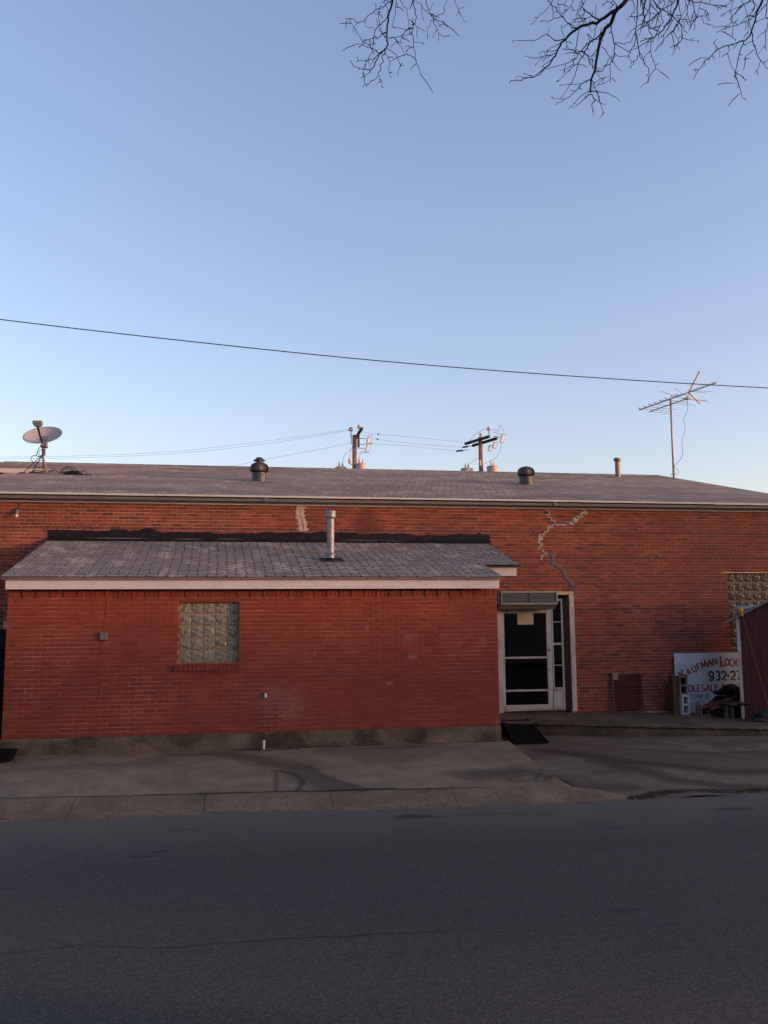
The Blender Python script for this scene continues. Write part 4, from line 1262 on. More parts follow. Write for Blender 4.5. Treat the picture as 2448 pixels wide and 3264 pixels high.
def cutout(parent, top, bot, m='porcelain'):
    top, bot = V(top), V(bot)
    d_ = (bot - top)
    c_ = MB().tube([top + d_ * t for t in (0, .12, .121, .2, .201, .3, .301, .7, .701, .8, .801, .9, .901, 1)], [.035, .035, .062, .062, .035, .035, .055, .055, .035, .035, .062, .062, .035, .035], 10).build('fuse_cutout', m, parent)
    off = V((.20, -.06, -.02))
    MB().tube([top + off * .2, top + off + d_ * .06, bot + off - d_ * .06, bot + off * .2], .025, 7).build('fuse_tube', 'porcelain', c_)
def make_pole(x, top, label):
    t = thing('utility_pole', (x, PY, -.6), label, 'utility pole', 'utility poles behind the building')
    MB().lathe((x, PY, -.6), [(.19, 0), (.125, top + .6)], 14).build('pole', 'pole_wood', t, smooth=True)
    return t
p1 = make_pole(10.19, 12.50, 'brown utility pole with a narrow crossarm seen end-on, left of the two beyond the roof')
MB().hexa([(10.37, 34.6, 12.55), (10.50, 34.6, 12.55), (10.50, 37.4, 12.55), (10.37, 37.4, 12.55), (10.37, 34.6, 12.68), (10.50, 34.6, 12.68), (10.50, 37.4, 12.68), (10.37, 37.4, 12.68)]).build('crossarm', 'arm_wood', p1)
MB().bbox(10.335, 10.46, 35.75, 35.87, 11.75, 12.62, .01).build('arm_mount', 'arm_wood', p1)
pin(p1, 9.97, 35.9, 12.74, 1.25); pin(p1, 10.42, 35.6, 12.85, 1.1)
MB().tube([(9.99, 35.9, 11.95), (9.99, 35.9, 12.5)], .022, 6).build('pin_bracket', 'dark_metal', p1)
for z0, x1 in ((12.28, 10.85), (11.93, 10.8), (11.70, 10.78)):
    MB().tube([(10.35, 35.85, z0), (x1, 35.8, z0)], .018, 5).build('bracket_arm', 'dark_metal', p1)
cutout(p1, (11.02, 35.8, 12.50), (10.88, 35.8, 11.93)); cutout(p1, (10.93, 35.7, 11.98), (10.80, 35.7, 11.42))
can(p1, 9.40, 36.2, 10.64, .33); can(p1, 10.52, 35.7, 10.78, .30)
MB().lathe((9.86, 35.7, 10.75), [(.05, 0), (.10, .03), (.05, .08), (.10, .12), (.05, .17), (.10, .21), (.06, .26), (.03, .4)], 10).build('lightning_arrester', 'porcelain', p1)
MB().tube([(9.86, 35.7, 10.80), (9.97, 35.75, 10.70), (10.06, 35.9, 10.72)], .02, 5).build('arrester_bracket', 'dark_metal', p1)
for i, pts in enumerate(([(9.5, 36.0, 10.9), (9.6, 35.95, 11.3), (9.9, 35.9, 11.6), (10.0, 35.9, 11.65)], [(10.95, 35.8, 11.55), (10.6, 35.8, 11.5), (10.42, 35.8, 11.35)], [(10.8, 35.7, 11.42), (10.55, 35.7, 11.38), (10.4, 35.7, 11.1), (10.36, 35.7, 10.8)], [(9.88, 35.7, 11.1), (9.93, 35.7, 11.5), (10.02, 35.7, 11.75)])):
    MB().tube(spline(pts, 5), .012, 4).build('jumper_wire', 'cable', p1)
p2 = make_pole(17.80, 12.60, 'utility pole with two dark slanting crossarms, right of the two beyond the roof')
for (ox, oz) in ((-.22, .0), (.24, -.10)):
    a_, b_ = V((17.52 + ox - .16, 36.95, 12.12 + oz)), V((17.88 + ox + .16, 34.7, 12.42 + oz))
    a_ = V((17.78 + ox - .42, 37.05, 12.30 + oz)); b_ = V((17.78 + ox + .42, 34.75, 12.30 + oz))
    d_ = (b_ - a_).normalized(); sd = d_.cross(up_).normalized() * .06
    MB().hexa([tuple(a_ - sd), tuple(b_ - sd), tuple(b_ + sd), tuple(a_ + sd), tuple(a_ - sd + up_ * .15), tuple(b_ - sd + up_ * .15), tuple(b_ + sd + up_ * .15), tuple(a_ + sd + up_ * .15)]).build('crossarm', 'arm_wood', p2)
pin(p2, 17.82, 36.0, 12.70, .9); pin(p2, 18.10, 35.2, 12.86, 1.15)
for (x_, y_, z_, xe, ze) in ((17.6, 36.6, 12.40, 17.15, 12.36), (17.5, 36.7, 12.2, 16.85, 12.08), (17.3, 36.9, 11.98, 16.5, 11.88)):
    MB().tube([(x_, y_, z_), (lerp(x_, xe, .45), y_, lerp(z_, ze, .45)), (lerp(x_, xe, .46), y_, lerp(z_, ze, .46)), (lerp(x_, xe, .9), y_, lerp(z_, ze, .9)), (xe, y_, ze)], [.02, .02, .055, .055, .03], 8).build('strain_insulator', 'dark_metal', p2)
cutout(p2, (18.98, 35.3, 12.68), (18.80, 35.3, 12.15)); cutout(p2, (18.44, 35.2, 12.16), (18.30, 35.2, 11.78)); cutout(p2, (18.16, 35.3, 11.98), (18.06, 35.3, 11.62))
MB().tube([(18.3, 35.0, 12.44), (18.6, 35.2, 12.48), (18.9, 35.3, 12.42)], .018, 5).build('bracket_arm', 'dark_metal', p2)
can(p2, 17.0, 36.3, 10.74, .36); can(p2, 18.42, 35.7, 10.80, .34)
MB().lathe((17.66, 35.7, 10.80), [(.06, 0), (.10, .05), (.06, .1), (.10, .15), (.06, .2), (.08, .26), (.03, .33)], 10).build('lightning_arrester', 'porcelain', p2)
for pts in ([(18.85, 35.3, 12.1), (18.82, 35.3, 11.7), (18.5, 35.4, 11.2), (18.1, 35.5, 11.0), (17.9, 35.6, 10.9)], [(17.05, 36.2, 10.9), (17.3, 36.1, 11.1), (17.7, 36.0, 11.35)], [(17.2, 36.5, 12.38), (17.5, 36.2, 12.75), (18.0, 35.6, 13.0), (18.7, 35.3, 12.85)], [(18.7, 35.3, 12.8), (18.85, 35.3, 13.2), (19.05, 35.3, 12.75)], [(18.3, 35.2, 12.75), (18.6, 35.3, 12.72), (18.9, 35.3, 12.6)]):
    MB().tube(spline(pts, 6), .011, 4).build('jumper_wire', 'cable', p2)
# wires
def wire(pts, r, label, m='cable', sub=6):
    o = MB().tube(spline(pts, sub), r, 5).build('overhead_wire', m)
    return tag(o, label, 'wire', 'overhead wires')
wire([(10.27, PY, 12.75), (11.6, PY, 12.60), (13.8, PY, 12.47), (17.15, 36.6, 12.36)], .006, 'topmost thin wire strung between the two utility poles')
wire([(10.40, PY, 12.62), (11.55, PY, 12.30), (13.9, PY, 12.08), (16.85, 36.7, 12.09)], .006, 'middle thin wire strung between the two utility poles')
wire([(10.9, PY, 12.15), (11.2, PY, 12.03), (13.5, PY, 11.93), (16.5, 36.9, 11.89)], .006, 'lowest thin wire strung between the two utility poles')
for x_, z_, wh_ in ((11.6, 12.60, 'topmost'), (11.55, 12.30, 'middle'), (11.18, 12.035, 'lowest')):
    tag(MB().tube([(x_ - .05, PY, z_ + .02), (x_, PY, z_), (x_ + .05, PY, z_ - .02)], .04, 6).build('wire_clamp', 'dark_metal'), 'small dark clamp on the %s thin wire between the utility poles' % wh_, 'clamp', 'clamps on the pole wires')
wire([(9.97, PY, 12.86), (5.0, PY, 12.0), (-1.0, PY, 11.20), (-9.3, PY, 10.75), (-20, PY, 10.7)], .006, 'upper thin wire running left from the left utility pole')
wire([(9.97, PY, 12.80), (5.0, PY, 11.85), (-1.0, PY, 11.08), (-9.3, PY, 10.65), (-20, PY, 10.6)], .006, 'second thin wire just under the upper one, left of the left utility pole')
wire([(10.1, PY, 12.05), (6.0, PY, 11.15), (2.6, PY, 10.45), (-3, PY, 9.8)], .006, 'lowest thin wire sloping down left from the left utility pole')
wire([(-14, -3.5, 6.90), (-8, -3.5, 6.16), (-3, -3.5, 5.63), (.61, -3.5, 5.316), (2.85, -3.5, 5.146), (5.25, -3.5, 4.998), (7.8, -3.5, 4.901), (10.6, -3.5, 4.846), (14, -3.5, 4.84), (20, -3.5, 4.95)], .0065, 'long black cable crossing the sky above the road')

# ------------------------------------------------------------------ things on the walls and by the door
lx, lz = -.71, 3.86
fl = thing('flood_lamp', (lx, D, lz), 'old dark flood lamp holder with a pale bulb under the left eave', 'lamp')
MB().lathe((lx, D - .002, lz), [(.055, 0), (.055, .03), (.04, .045)], 16, V((0, -1, 0))).build('wall_box', 'dark_metal', fl)
MB().tube([(lx, D - .05, lz), (lx + .005, D - .08, lz - .03), (lx + .005, D - .10, lz - .08)], [.035, .038, .03], 10).build('socket', 'grey_plastic', fl)
MB().lathe((lx + .005, D - .10, lz - .08), [(.022, 0), (.032, .02), (.030, .04), (.012, .058)], 12, V((0, -.15, -1))).build('bulb', 'porcelain', fl)
MB().tube([(lx + .03, D - .012, lz + .03), (lx + .04, D - .012, 4.02)], .010, 6).build('conduit', 'dark_metal', fl)

jb = thing('junction_box', (1.43, 0, 1.515), 'small grey junction box with thin cable, left of the annex block window', 'electrical box')
MB().bbox(1.375, 1.485, -.058, -.008, 1.458, 1.574, .006).build('housing', 'grey_plastic', jb)
MB().lathe((1.435, -.058, 1.545), [(.011, 0), (.011, .006)], 10, V((0, -1, 0))).build('knob', 'dark_metal', jb)
MB().tube(spline([(1.452, -.010, 2.24), (1.449, -.010, 1.92), (1.425, -.010, 1.58)], 5), .0035, 5).build('feed_cable', 'brick_annex', jb)
MB().tube(spline([(1.40, -.010, 1.455), (1.396, -.010, 1.43), (1.37, -.010, 1.04), (1.388, -.010, .747), (1.327, -.010, .459), (1.36, -.010, .146)], 5), .0035, 5).build('feed_cable', 'brick_annex', jb)

ps = thing('pipe_stub', (3.90, 0, .575), 'short dark pipe stub with a white end poking out of the annex wall', 'pipe')
MB().tube([(3.895, .0, .60), (3.898, -.06, .60)], .022, 10).build('pipe', 'dark_metal', ps)
MB().tube([(3.898, -.045, .598), (3.905, -.075, .59), (3.907, -.08, .54)], [.017, .018, .018], 10).build('elbow', 'white_pvc', ps)
MB().tube([(3.90, -.03, .57), (3.90, -.012, .535)], .01, 6).build('drip', 'crack', ps)
wp = MB()
for (r_, z0, z1) in ((.021, -.34, -.115),):
    wp.tube([(3.885, -.10, z0), (3.886, -.10, z1 - .02), (3.886, -.10, z1 - .019), (3.887, -.10, z1)], [.017, .017, .022, .022], 12)
tag(wp.build('drain_pipe', 'white_pvc'), 'short white plastic pipe standing upright at the foot of the annex wall', 'pipe')

# louvred box over the door
lb = thing('louvred_vent_box', (9.3, D, 2.1), 'grey metal louvred box hanging on the wall over the glass door', 'vent box')
BX0, BX1, BY0, BY1, BZ0, BZ1 = 8.745, 9.955, D - .32, D - .023, 2.025, 2.295
MB().bbox(BX0 - .06, BX1 + .01, BY0 + .03, BY1, BZ0 - .005, BZ1, .008).build('housing', 'gutter', lb)
mb = MB()
mb.bbox(BX0, BX1, BY0 - .005, BY0 + .028, BZ1 - .038, BZ1 + .004, .004); mb.bbox(BX0, BX1, BY0 - .005, BY0 + .028, BZ0 - .004, BZ0 + .036, .004)
mb.bbox(BX0, BX0 + .032, BY0 - .005, BY0 + .028, BZ0 + .037, BZ1 - .039, .004); mb.bbox(BX1 - .032, BX1, BY0 - .005, BY0 + .028, BZ0 + .037, BZ1 - .039, .004)
mb.build('frame', 'galv', lb)
MB().box(BX0 + .033, BX1 - .033, BY0 + .0285, BY0 + .0295, BZ0 + .037, BZ1 - .039).build('slat_shade', 'crack', lb)  # near-black sheet stands in for the shade between the slats
MB().box(9.34, 9.356, BY0 + .0, BY0 + .02, BZ0 + .037, BZ1 - .039).build('mullion', 'dark_metal', lb)
q = MB().hexa([(-.565, -.006, -.004), (.565, -.006, -.004), (.565, .006, -.004), (-.565, .006, -.004), (-.565, -.006, .004), (.565, -.006, .004), (.565, .006, .002), (-.565, .006, .002)])
me_s = q.mesh('slat', 'galv')
for i in range(8): put_shared('slat', me_s, (9.35, BY0 + .016, BZ0 + .051 + i * .0252), lb)
MB().hexa([(BX0 - .03, BY0 + .10, 1.93), (BX1 - .02, BY0 + .10, 1.93), (BX1 - .02, BY1 - .02, 1.93), (BX0 - .03, BY1 - .02, 1.93), (BX0 - .03, BY0 + .035, 2.018), (BX1 - .02, BY0 + .035, 2.018), (BX1 - .02, BY1 - .02, 2.018), (BX0 - .03, BY1 - .02, 2.018)]).build('lower_flap', 'gutter', lb)

pp = MB().grid(6, 5, lambda u, v: (lerp(9.215, 9.565, u), YD + .012 - .006 * math.sin(u * 3.1) * (1 - v), lerp(1.615, 1.852, v)))
tag(pp.build('paper_notice', 'paper'), 'yellowed blank sheet of paper stuck inside the top of the glass door', 'notice')

# rubber ramp from the driveway up to the platform
rp = thing('ramp', (8.6, 1.4, -.43), 'black rubber ramp laid against the platform below the door', 'ramp')
T = [(8.36, 2.02, -.150), (8.90, 2.10, -.150), (8.82, .77, drive_z(8.8, .77) + .022), (8.20, .74, drive_z(8.2, .74) + .022)]
B = [(8.36, 2.02, -.40), (8.90, 2.10, -.40), (8.82, .77, drive_z(8.8, .77) + .001), (8.20, .74, drive_z(8.2, .74) + .001)]
mb = MB().grid(24, 24, lambda u, v: tuple(V(T[3]).lerp(V(T[2]), u).lerp(V(T[0]).lerp(V(T[1]), u), v) + V((.004 * math.sin(v * 25), .010 * math.sin(u * 31) * (v < .01), .0025 * ((int(v * 24) % 2))))))
mb.build('tread', 'rubber', rp)
mb = MB().add([T[3], T[0], B[0], B[3]], [(0, 1, 2, 3)]).add([T[2], T[1], B[1], B[2]], [(0, 1, 2, 3)]).add([T[3], T[2], B[2], B[3]], [(0, 1, 2, 3)]).add([T[0], T[1], B[1], B[0]], [(0, 1, 2, 3)])
mb.build('side_skirt', 'rubber', rp)
MB().tube([T[1], T[2]], .016, 6).build('edge_strip', 'black_plastic', rp)
MB().tube([T[0], T[3]], .014, 6).build('edge_strip', 'black_plastic', rp)

# window screen leaning on the wall
sc = thing('window_screen', (11.45, 3.25, -.22), 'thin reddish framed window screen leaning on the brick wall right of the door', 'window screen')
def lean(x, z, d=0): return (x, 3.30 + (z + .22) * .10 + d, z)
def leanbar(x0, x1, z0, z1, d=.02):
    a, b, c_, e_ = lean(x0, z0), lean(x1, z0), lean(x1, z1), lean(x0, z1)
    f = lambda p: (p[0], p[1] + d, p[2])
    return MB().hexa([a, b, f(b), f(a), e_, c_, f(c_), f(e_)])
for bb_ in ((11.17, 11.205, -.22, .60), (11.825, 11.86, -.22, .59), (11.206, 11.824, .56, .595), (11.206, 11.824, -.21, -.18)): leanbar(*bb_).build('frame_bar', 'old_wood', sc)
leanbar(11.206, 11.824, -.179, .559, .003).build('mesh_panel', 'fly_mesh', sc)
tg = MB().box(11.19, 11.305, 3.352, 3.356, .46, .60)
tag(tg.build('card_tag', 'tag'), 'small tan card on the top left corner of the leaning window screen', 'tag')

# ---- sign board leaning behind the shed
sgn = thing('painted_sign', (13.7, 3.36, -.25), 'big white hand-painted sign board with red and black lettering leaning on the brick wall', 'sign')
SY = 3.33
MB().bbox(12.575, 15.0, SY, SY + .02, -.26, .985, .004).build('board', 'sign_white', sgn)
def arc(cx, cy, rx, ry, a0, a1, n=9):
    return [(cx + rx * math.cos(math.radians(lerp(a0, a1, q / n))), cy + ry * math.sin(math.radians(lerp(a0, a1, q / n)))) for q in range(n + 1)]
GLYPH = {'K': (.70, [[(.05, 0), (.05, 1)], [(.68, 1), (.07, .42)], [(.24, .58), (.70, 0)]]), 'A': (.78, [[(0, 0), (.39, 1)], [(.39, 1), (.78, 0)], [(.15, .36), (.63, .36)]]),
         'U': (.68, [[(.04, 1)] + arc(.34, .30, .30, .30, 180, 360) + [(.64, 1)]]), 'F': (.55, [[(.04, 0), (.04, 1)], [(.04, .97), (.55, .97)], [(.04, .52), (.45, .52)]]),
         'M': (1.0, [[(.02, 0), (.12, 1)], [(.12, 1), (.50, .12)], [(.50, .12), (.88, 1)], [(.88, 1), (.98, 0)]]), 'N': (.76, [[(.04, 0), (.04, 1)], [(.04, 1), (.72, 0)], [(.72, 0), (.72, 1)]]), 'L': (.55, [[(.04, 1), (.04, .03), (.55, .03)]]),
         'O': (.80, [arc(.40, .50, .37, .48, 90, 450, 20)]), 'C': (.72, [arc(.40, .50, .37, .48, 48, 312, 15)]), 'E': (.56, [[(.55, .97), (.04, .97), (.04, .03), (.56, .03)], [(.04, .52), (.46, .52)]]),
         'R': (.68, [[(.04, 0), (.04, .97)] + arc(.34, .74, .28, .23, 90, -90) + [(.04, .51)], [(.32, .50), (.68, 0)]]), 'W': (1.0, [[(0, 1), (.25, 0), (.5, .8), (.75, 0), (1, 1)]]),
         'H': (.70, [[(.04, 0), (.04, 1)], [(.66, 0), (.66, 1)], [(.04, .52), (.66, .52)]]), 'S': (.62, [arc(.32, .74, .27, .24, 40, 270, 9) + arc(.32, .26, .28, .24, 90, -140, 9)]),
         '&': (.75, [[(.72, 0), (.20, .72)] + arc(.34, .80, .17, .18, 200, -20, 8) + [(.10, .38)] + arc(.30, .24, .25, .23, 150, 300, 8) + [(.70, .46)]]), 'T': (.70, [[(0, .97), (.70, .97)], [(.35, .97), (.35, 0)]]),
         'I': (.12, [[(.06, 0), (.06, 1)]]), 'B': (.64, [[(.04, 0), (.04, .97)] + arc(.32, .75, .24, .22, 90, -90) + arc(.34, .27, .28, .26, 90, -90) + [(.04, .02)], [(.04, .53), (.3, .53)]]),
         'J': (.5, [[(.44, 1), (.44, .28)] + arc(.24, .26, .20, .25, 0, -170)]), '9': (.66, [arc(.33, .68, .28, .30, 0, 360, 16), [(.61, .68), (.58, .30)] + arc(.30, .24, .28, .22, 10, -150, 8)]),
         '3': (.62, [arc(.30, .74, .27, .24, 140, -80, 9) + arc(.30, .27, .30, .25, 85, -140, 9)]), '2': (.64, [arc(.32, .70, .29, .28, 165, -30, 9) + [(.04, .04), (.64, .04)]]),
         '7': (.62, [[(0, .96), (.60, .96), (.22, 0)]]), '1': (.2, [[(.1, 0), (.1, 1)]]), '\u00b7': (.2, [arc(.1, .48, .045, .045, 0, 360, 8)]), ' ': (.34, [])}
def letter(ch, x, z, h, m, ang=0.0, wx=1.0, pen=.12, shear=0.0):
    pen *= 1.05
    """one brush-painted letter, lower left corner at (x, z) on the board"""
    w, strokes = GLYPH[ch]
    mb = MB()
    ca, sa = math.cos(ang), math.sin(ang)
    lay = 0
    for st_ in strokes:
        n = len(st_)
        L, R2 = [], []
        for q, (a, b) in enumerate(st_):
            a0, b0 = st_[max(q - 1, 0)]; a1, b1 = st_[min(q + 1, n - 1)]
            dx, dz = (a1 - a0) * wx, b1 - b0
            ln = math.hypot(dx, dz) or 1
            hw = pen * .5 * (1 + .12 * math.sin(q * 2.3 + x * 30))
            if 0 < q < n - 1:                     # widen at sharp corners
                e0 = V(((a - a0) * wx, b - b0, 0)); e1 = V(((a1 - a) * wx, b1 - b, 0))
                cs = max(.75, math.cos(e0.angle(e1, 0) / 2)); hw = hw / cs
            nx_, nz_ = -dz / ln * hw, dx / ln * hw
            L.append((a * wx + nx_, b + nz_)); R2.append((a * wx - nx_, b - nz_))
        lay += 1
        o = len(mb.v)
        for (pa, pb) in zip(L, R2):
            for (a, b) in (pa, pb):
                a, b = (a + shear * b) * h, b * h
                mb.v.append((x + a * ca - b * sa, SY - .0015 - .0004 * lay, z + a * sa + b * ca))
        for q in range(n - 1): mb.face((o + 2 * q, o + 2 * q + 1, o + 2 * q + 3, o + 2 * q + 2))
    if strokes: mb.build('letter', m, sgn)
    return w * wx * h
def line(txt, x, x_end, z, h, m, pen=.12, shear=0.0, slope=0.0):
    tot = sum(GLYPH[c][0] + .20 for c in txt) - .20
    wx = (x_end - x) / (tot * h)
    for c in txt:
        letter(c, x, z + slope * (x - 12.6), h, m, slope, wx, pen, shear)
        x += (GLYPH[c][0] + .20) * h * wx
for ch, x, z, h, a in (('K', 12.745, .545, .19, .62), ('A', 12.885, .595, .135, .50), ('U', 13.01, .655, .135, .44), ('F', 13.115, .700, .135, .38), ('M', 13.24, .745, .145, .30), ('A', 13.375, .775, .145, .24), ('N', 13.49, .800, .145, .18),
                       ('L', 13.68, .810, .21, .06), ('O', 13.775, .785, .14, .0), ('C', 13.875, .775, .14, -.05), ('K', 13.985, .765, .14, -.08), ('E', 14.09, .75, .14, -.12), ('R', 14.20, .735, .14, -.16)):
    w_ = GLYPH[ch][0] * h * .86
    letter(ch, x - w_ * .5 * math.cos(a) + h * .5 * math.sin(a), z - h * .5 * math.cos(a) - w_ * .5 * math.sin(a), h, 'sign_red', a, .90, .21)
line('932\u00b7271', 13.345, 14.16, .408, .188, 'sign_black', .20)
line('WHOLESALE & RETAIL', 12.60, 14.34, .180, .146, 'sign_red', .18)
line('CUSTOM B', 12.60, 13.30, .030, .092, 'sign_black', .14, .28, .012)
line('S JE', 12.83, 13.12, -.10, .082, 'sign_black', .13)

# ---- concrete blocks
def block(x, y, z, w, d, h, m, label, holes='v', rot=0.0, group='concrete blocks by the sign'):
    """hollow block, cores facing the road"""
    t = thing('concrete_block', (x, y, z), label, 'concrete block', group)
    mb = MB()
    e = .030
    x0, x1, y0, y1, z0, z1 = -w / 2, w / 2, -d / 2, d / 2, 0, h
    if holes == 'v':
        mb.box(x0, x0 + e, y0, y1, z0, z1); mb.box(x1 - e, x1, y0, y1, z0, z1)
        for a, b in ((z0, z0 + .035), (h / 2 - .02, h / 2 + .02), (z1 - .035, z1)): mb.box(x0 + e, x1 - e, y0 + .001, y1, a, b)
    else:
        mb.box(x0, x1, y0, y1, z0, z0 + e); mb.box(x0, x1, y0, y1, z1 - e, z1)
        for a, b in ((x0, x0 + .035), (-.02, .02), (x1 - .035, x1)): mb.box(a, b, y0 + .001, y1, z0 + e, z1 - e)
    c_, s_ = math.cos(rot), math.sin(rot)
    mb.v = [(x + p[0] * c_ - p[1] * s_, y + p[0] * s_ + p[1] * c_, z + p[2]) for p in mb.v]
    mb.build('shell', m, t)
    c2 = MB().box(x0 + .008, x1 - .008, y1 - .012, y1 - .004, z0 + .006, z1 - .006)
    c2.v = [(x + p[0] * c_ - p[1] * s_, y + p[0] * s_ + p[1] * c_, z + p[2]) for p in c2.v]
    c2.build('core_shade', 'crack', t)  # near-black sheet closing the cores, in place of the shade inside them
    return t
zb_ = plat_z(12.6)
block(12.585, 3.05, zb_, .165, .20, .40, 'block_white', 'white-washed concrete block standing on end, lower one of the stack at the sign', 'v', .05)
block(12.570, 3.06, zb_ + .401, .175, .20, .385, 'block', 'bare grey concrete block on end, upper one of the stack at the sign', 'v', -.06)
block(12.93, 2.75, plat_z(12.9), .40, .19, .20, 'block_pink', 'pinkish concrete block lying on its side right of the white stack', 'h', .10)
tag(MB().bbox(12.36, 12.47, 3.02, 3.22, zb_, zb_ + .79, .006).build('block_side_shade', 'old_wood'), 'dark upright board standing in for the shaded left side of the stacked concrete blocks', 'board')  # added board, its dark colour standing in for the stack's shaded side

# ---- junk heap by the shed
def lump(name, m, centre, size, seed, rough=.3, n=18, flat=.0):
    rng = random.Random(seed)
    ph = [(rng.uniform(1, 6), rng.uniform(1, 6), rng.uniform(0, 6), rng.uniform(.3, 1)) for _ in range(9)]
    mb = MB()
    def f(u, v):
        a, b = u * 2 * math.pi, (v - .5) * math.pi
        x, y, z = math.cos(a) * math.cos(b), math.sin(a) * math.cos(b), math.sin(b)
        r = 1 + rough * sum(w * math.sin(p * x * 2 + q * z * 2 + s + p * y) for p, q, s, w in ph) / 3
        zz = max(z * r, -flat) if flat else z * r
        return (centre[0] + size[0] * x * r, centre[1] + size[1] * y * r, centre[2] + size[2] * zz)
    mb.grid(n * 2, n, f)
    return mb
pzz = plat_z(13.3)
jb_ = thing('rubbish_bag', (13.35, 2.6, pzz), 'crumpled black rubbish bag on top of the heap in front of the sign', 'bag')
lump('bag', 'bag', (13.38, 2.55, pzz + .42), (.27, .18, .17), 3, .55, 22, .6).build('bag', 'bag', jb_)
mb = MB()
for (x_, z_) in ((13.2, .57), (13.3, .60), (13.4, .58), (13.52, .54), (13.6, .48)):
    mb.hexa([(x_ - .05, 2.5, pzz + z_ - .08), (x_ + .05, 2.5, pzz + z_ - .08), (x_ + .05, 2.56, pzz + z_ - .08), (x_ - .05, 2.56, pzz + z_ - .08), (x_ - .01, 2.49, pzz + z_ + .02), (x_ + .06, 2.5, pzz + z_ - .0), (x_ + .05, 2.55, pzz + z_), (x_, 2.55, pzz + z_ + .01)])
mb.build('crumpled_edge', 'bag', jb_)
rt = MB().grid(16, 10, lambda u, v: (lerp(12.80, 13.36, u) + .02 * math.sin(v * 7), lerp(2.35, 2.85, v) + .02 * math.sin(u * 9), pzz + lerp(.18, .46, u ** .8) * (1 - .15 * v) + .018 * math.sin(u * 13 + v * 8)))
rt.grid(16, 3, lambda u, v: (lerp(12.80, 13.36, u), 2.35, pzz + lerp(.18, .46, u ** .8) + .018 * math.sin(u * 13) - v * lerp(.04, .2, u)))
tag(rt.build('red_tarp', 'tarp_red'), 'faded dark red tarp sloping off the left side of the black bag', 'tarp')
st = thing('stone_slab', (13.35, 2.3, pzz), 'rough dark slab propped on stub legs under the rubbish bag', 'slab')
lump('top', 'log', (13.33, 2.32, pzz + .285), (.33, .20, .055), 8, .2, 16).build('top', 'log', st)
for (x_, r_) in ((13.07, .055), (13.20, .045), (13.56, .06)):
    MB().tube([(x_, 2.28, pzz - .01), (x_ + .008, 2.28, pzz + .13), (x_, 2.28, pzz + .26)], [r_, r_ * .8, r_ * 1.1], 9).build('leg', 'log', st)
bk = lump('heap', 'bag', (13.35, 2.7, pzz + .10), (.34, .20, .16), 11, .35, 16)
tag(bk.build('dark_pile', 'bag'), 'low black lump under the propped slab', 'debris')  # black lump filling the space under the slab
tag(lump('heap', 'log', (13.62, 1.72, pzz + .02), (.30, .12, .17), 21, .4, 16, .8).build('dark_pile', 'bag'), 'low dark pile of scrap against the foot of the red shed', 'debris')

# ---- red garden shed at the right edge
P0 = V((13.38, 2.20, 0))
SF, SD = V((.835, -.550, 0)), V((.550, .835, 0))   # along the front, into the depth
def shed_xyz(mb):
    mb.v = [tuple(P0 + SF * p[0] + SD * p[1] + V((0, 0, p[2]))) for p in mb.v]
    return mb
shd = thing('garden_shed', (14.2, 2.4, pzz), 'dark red wooden shed with a white corner board at the right edge', 'shed')
SW = 2.0
def gz(u): return 1.715 + .53 * min(u, SW - u)
u_ = .003
while u_ < SW - .01:
    ue = min(u_ + .20, SW)
    mb = MB()
    segs_ = [(-.45, None)] if ue <= .62 or u_ >= 1.2 else [(-.45, .62), (1.52, None)]
    for a_, b_ in segs_:
        ta, tb_ = (gz(u_), gz(ue)) if b_ is None else (b_, b_)
        mb.hexa([(u_, 0, a_), (ue - .006, 0, a_), (ue - .006, .02, a_), (u_, .02, a_), (u_, 0, ta), (ue - .006, 0, tb_), (ue - .006, .02, tb_), (u_, .02, ta)])
    shed_xyz(mb).build('board', 'shed_red', shd)
    u_ = ue
mb = MB().box(.002, SW, .0205, .03, -.45, 1.70).box(.002, .03, .031, 1.2, -.45, 1.70).box(SW - .03, SW, .031, 1.2, -.45, 1.70).box(.031, SW - .031, 1.17, 1.2, -.3, 1.70)
shed_xyz(mb).build('wall', 'shed_red', shd)
swn = MB()
for (a_, b_, c_, d_) in ((.60, .645, .62, 1.52), (1.16, 1.20, .62, 1.52), (.646, 1.159, .62, .66), (.646, 1.159, 1.48, 1.52)): swn.bbox(a_, b_, -.012, .02, c_, d_, .004)
swn = shed_xyz(swn).build('window', 'arm_wood', shd)
shed_xyz(MB().box(.64, 1.17, .008, .014, .65, 1.49)).build('pane', 'bag', swn)
shed_xyz(MB().bbox(-.018, .045, -.022, -.002, -.28, 1.715, .003)).build('corner_board', 'white_jamb', shd)
mb = MB()
ez = 1.715 - .22 * .53
az_ = 1.715 + SW / 2 * .53
mb.hexa([(-.22, -.09, ez), (SW / 2, -.09, az_), (SW / 2, 1.25, az_), (-.22, 1.25, ez), (-.22, -.09, ez + .035), (SW / 2, -.09, az_ + .035), (SW / 2, 1.25, az_ + .035), (-.22, 1.25, ez + .035)])
mb.hexa([(SW / 2 + .001, -.09, az_), (SW + .22, -.09, ez), (SW + .22, 1.25, ez), (SW / 2 + .001, 1.25, az_), (SW / 2 + .001, -.09, az_ + .035), (SW + .22, -.09, ez + .035), (SW + .22, 1.25, ez + .035), (SW / 2 + .001, 1.25, az_ + .035)])
shed_xyz(mb).build('roof', 'shed_roof', shd)
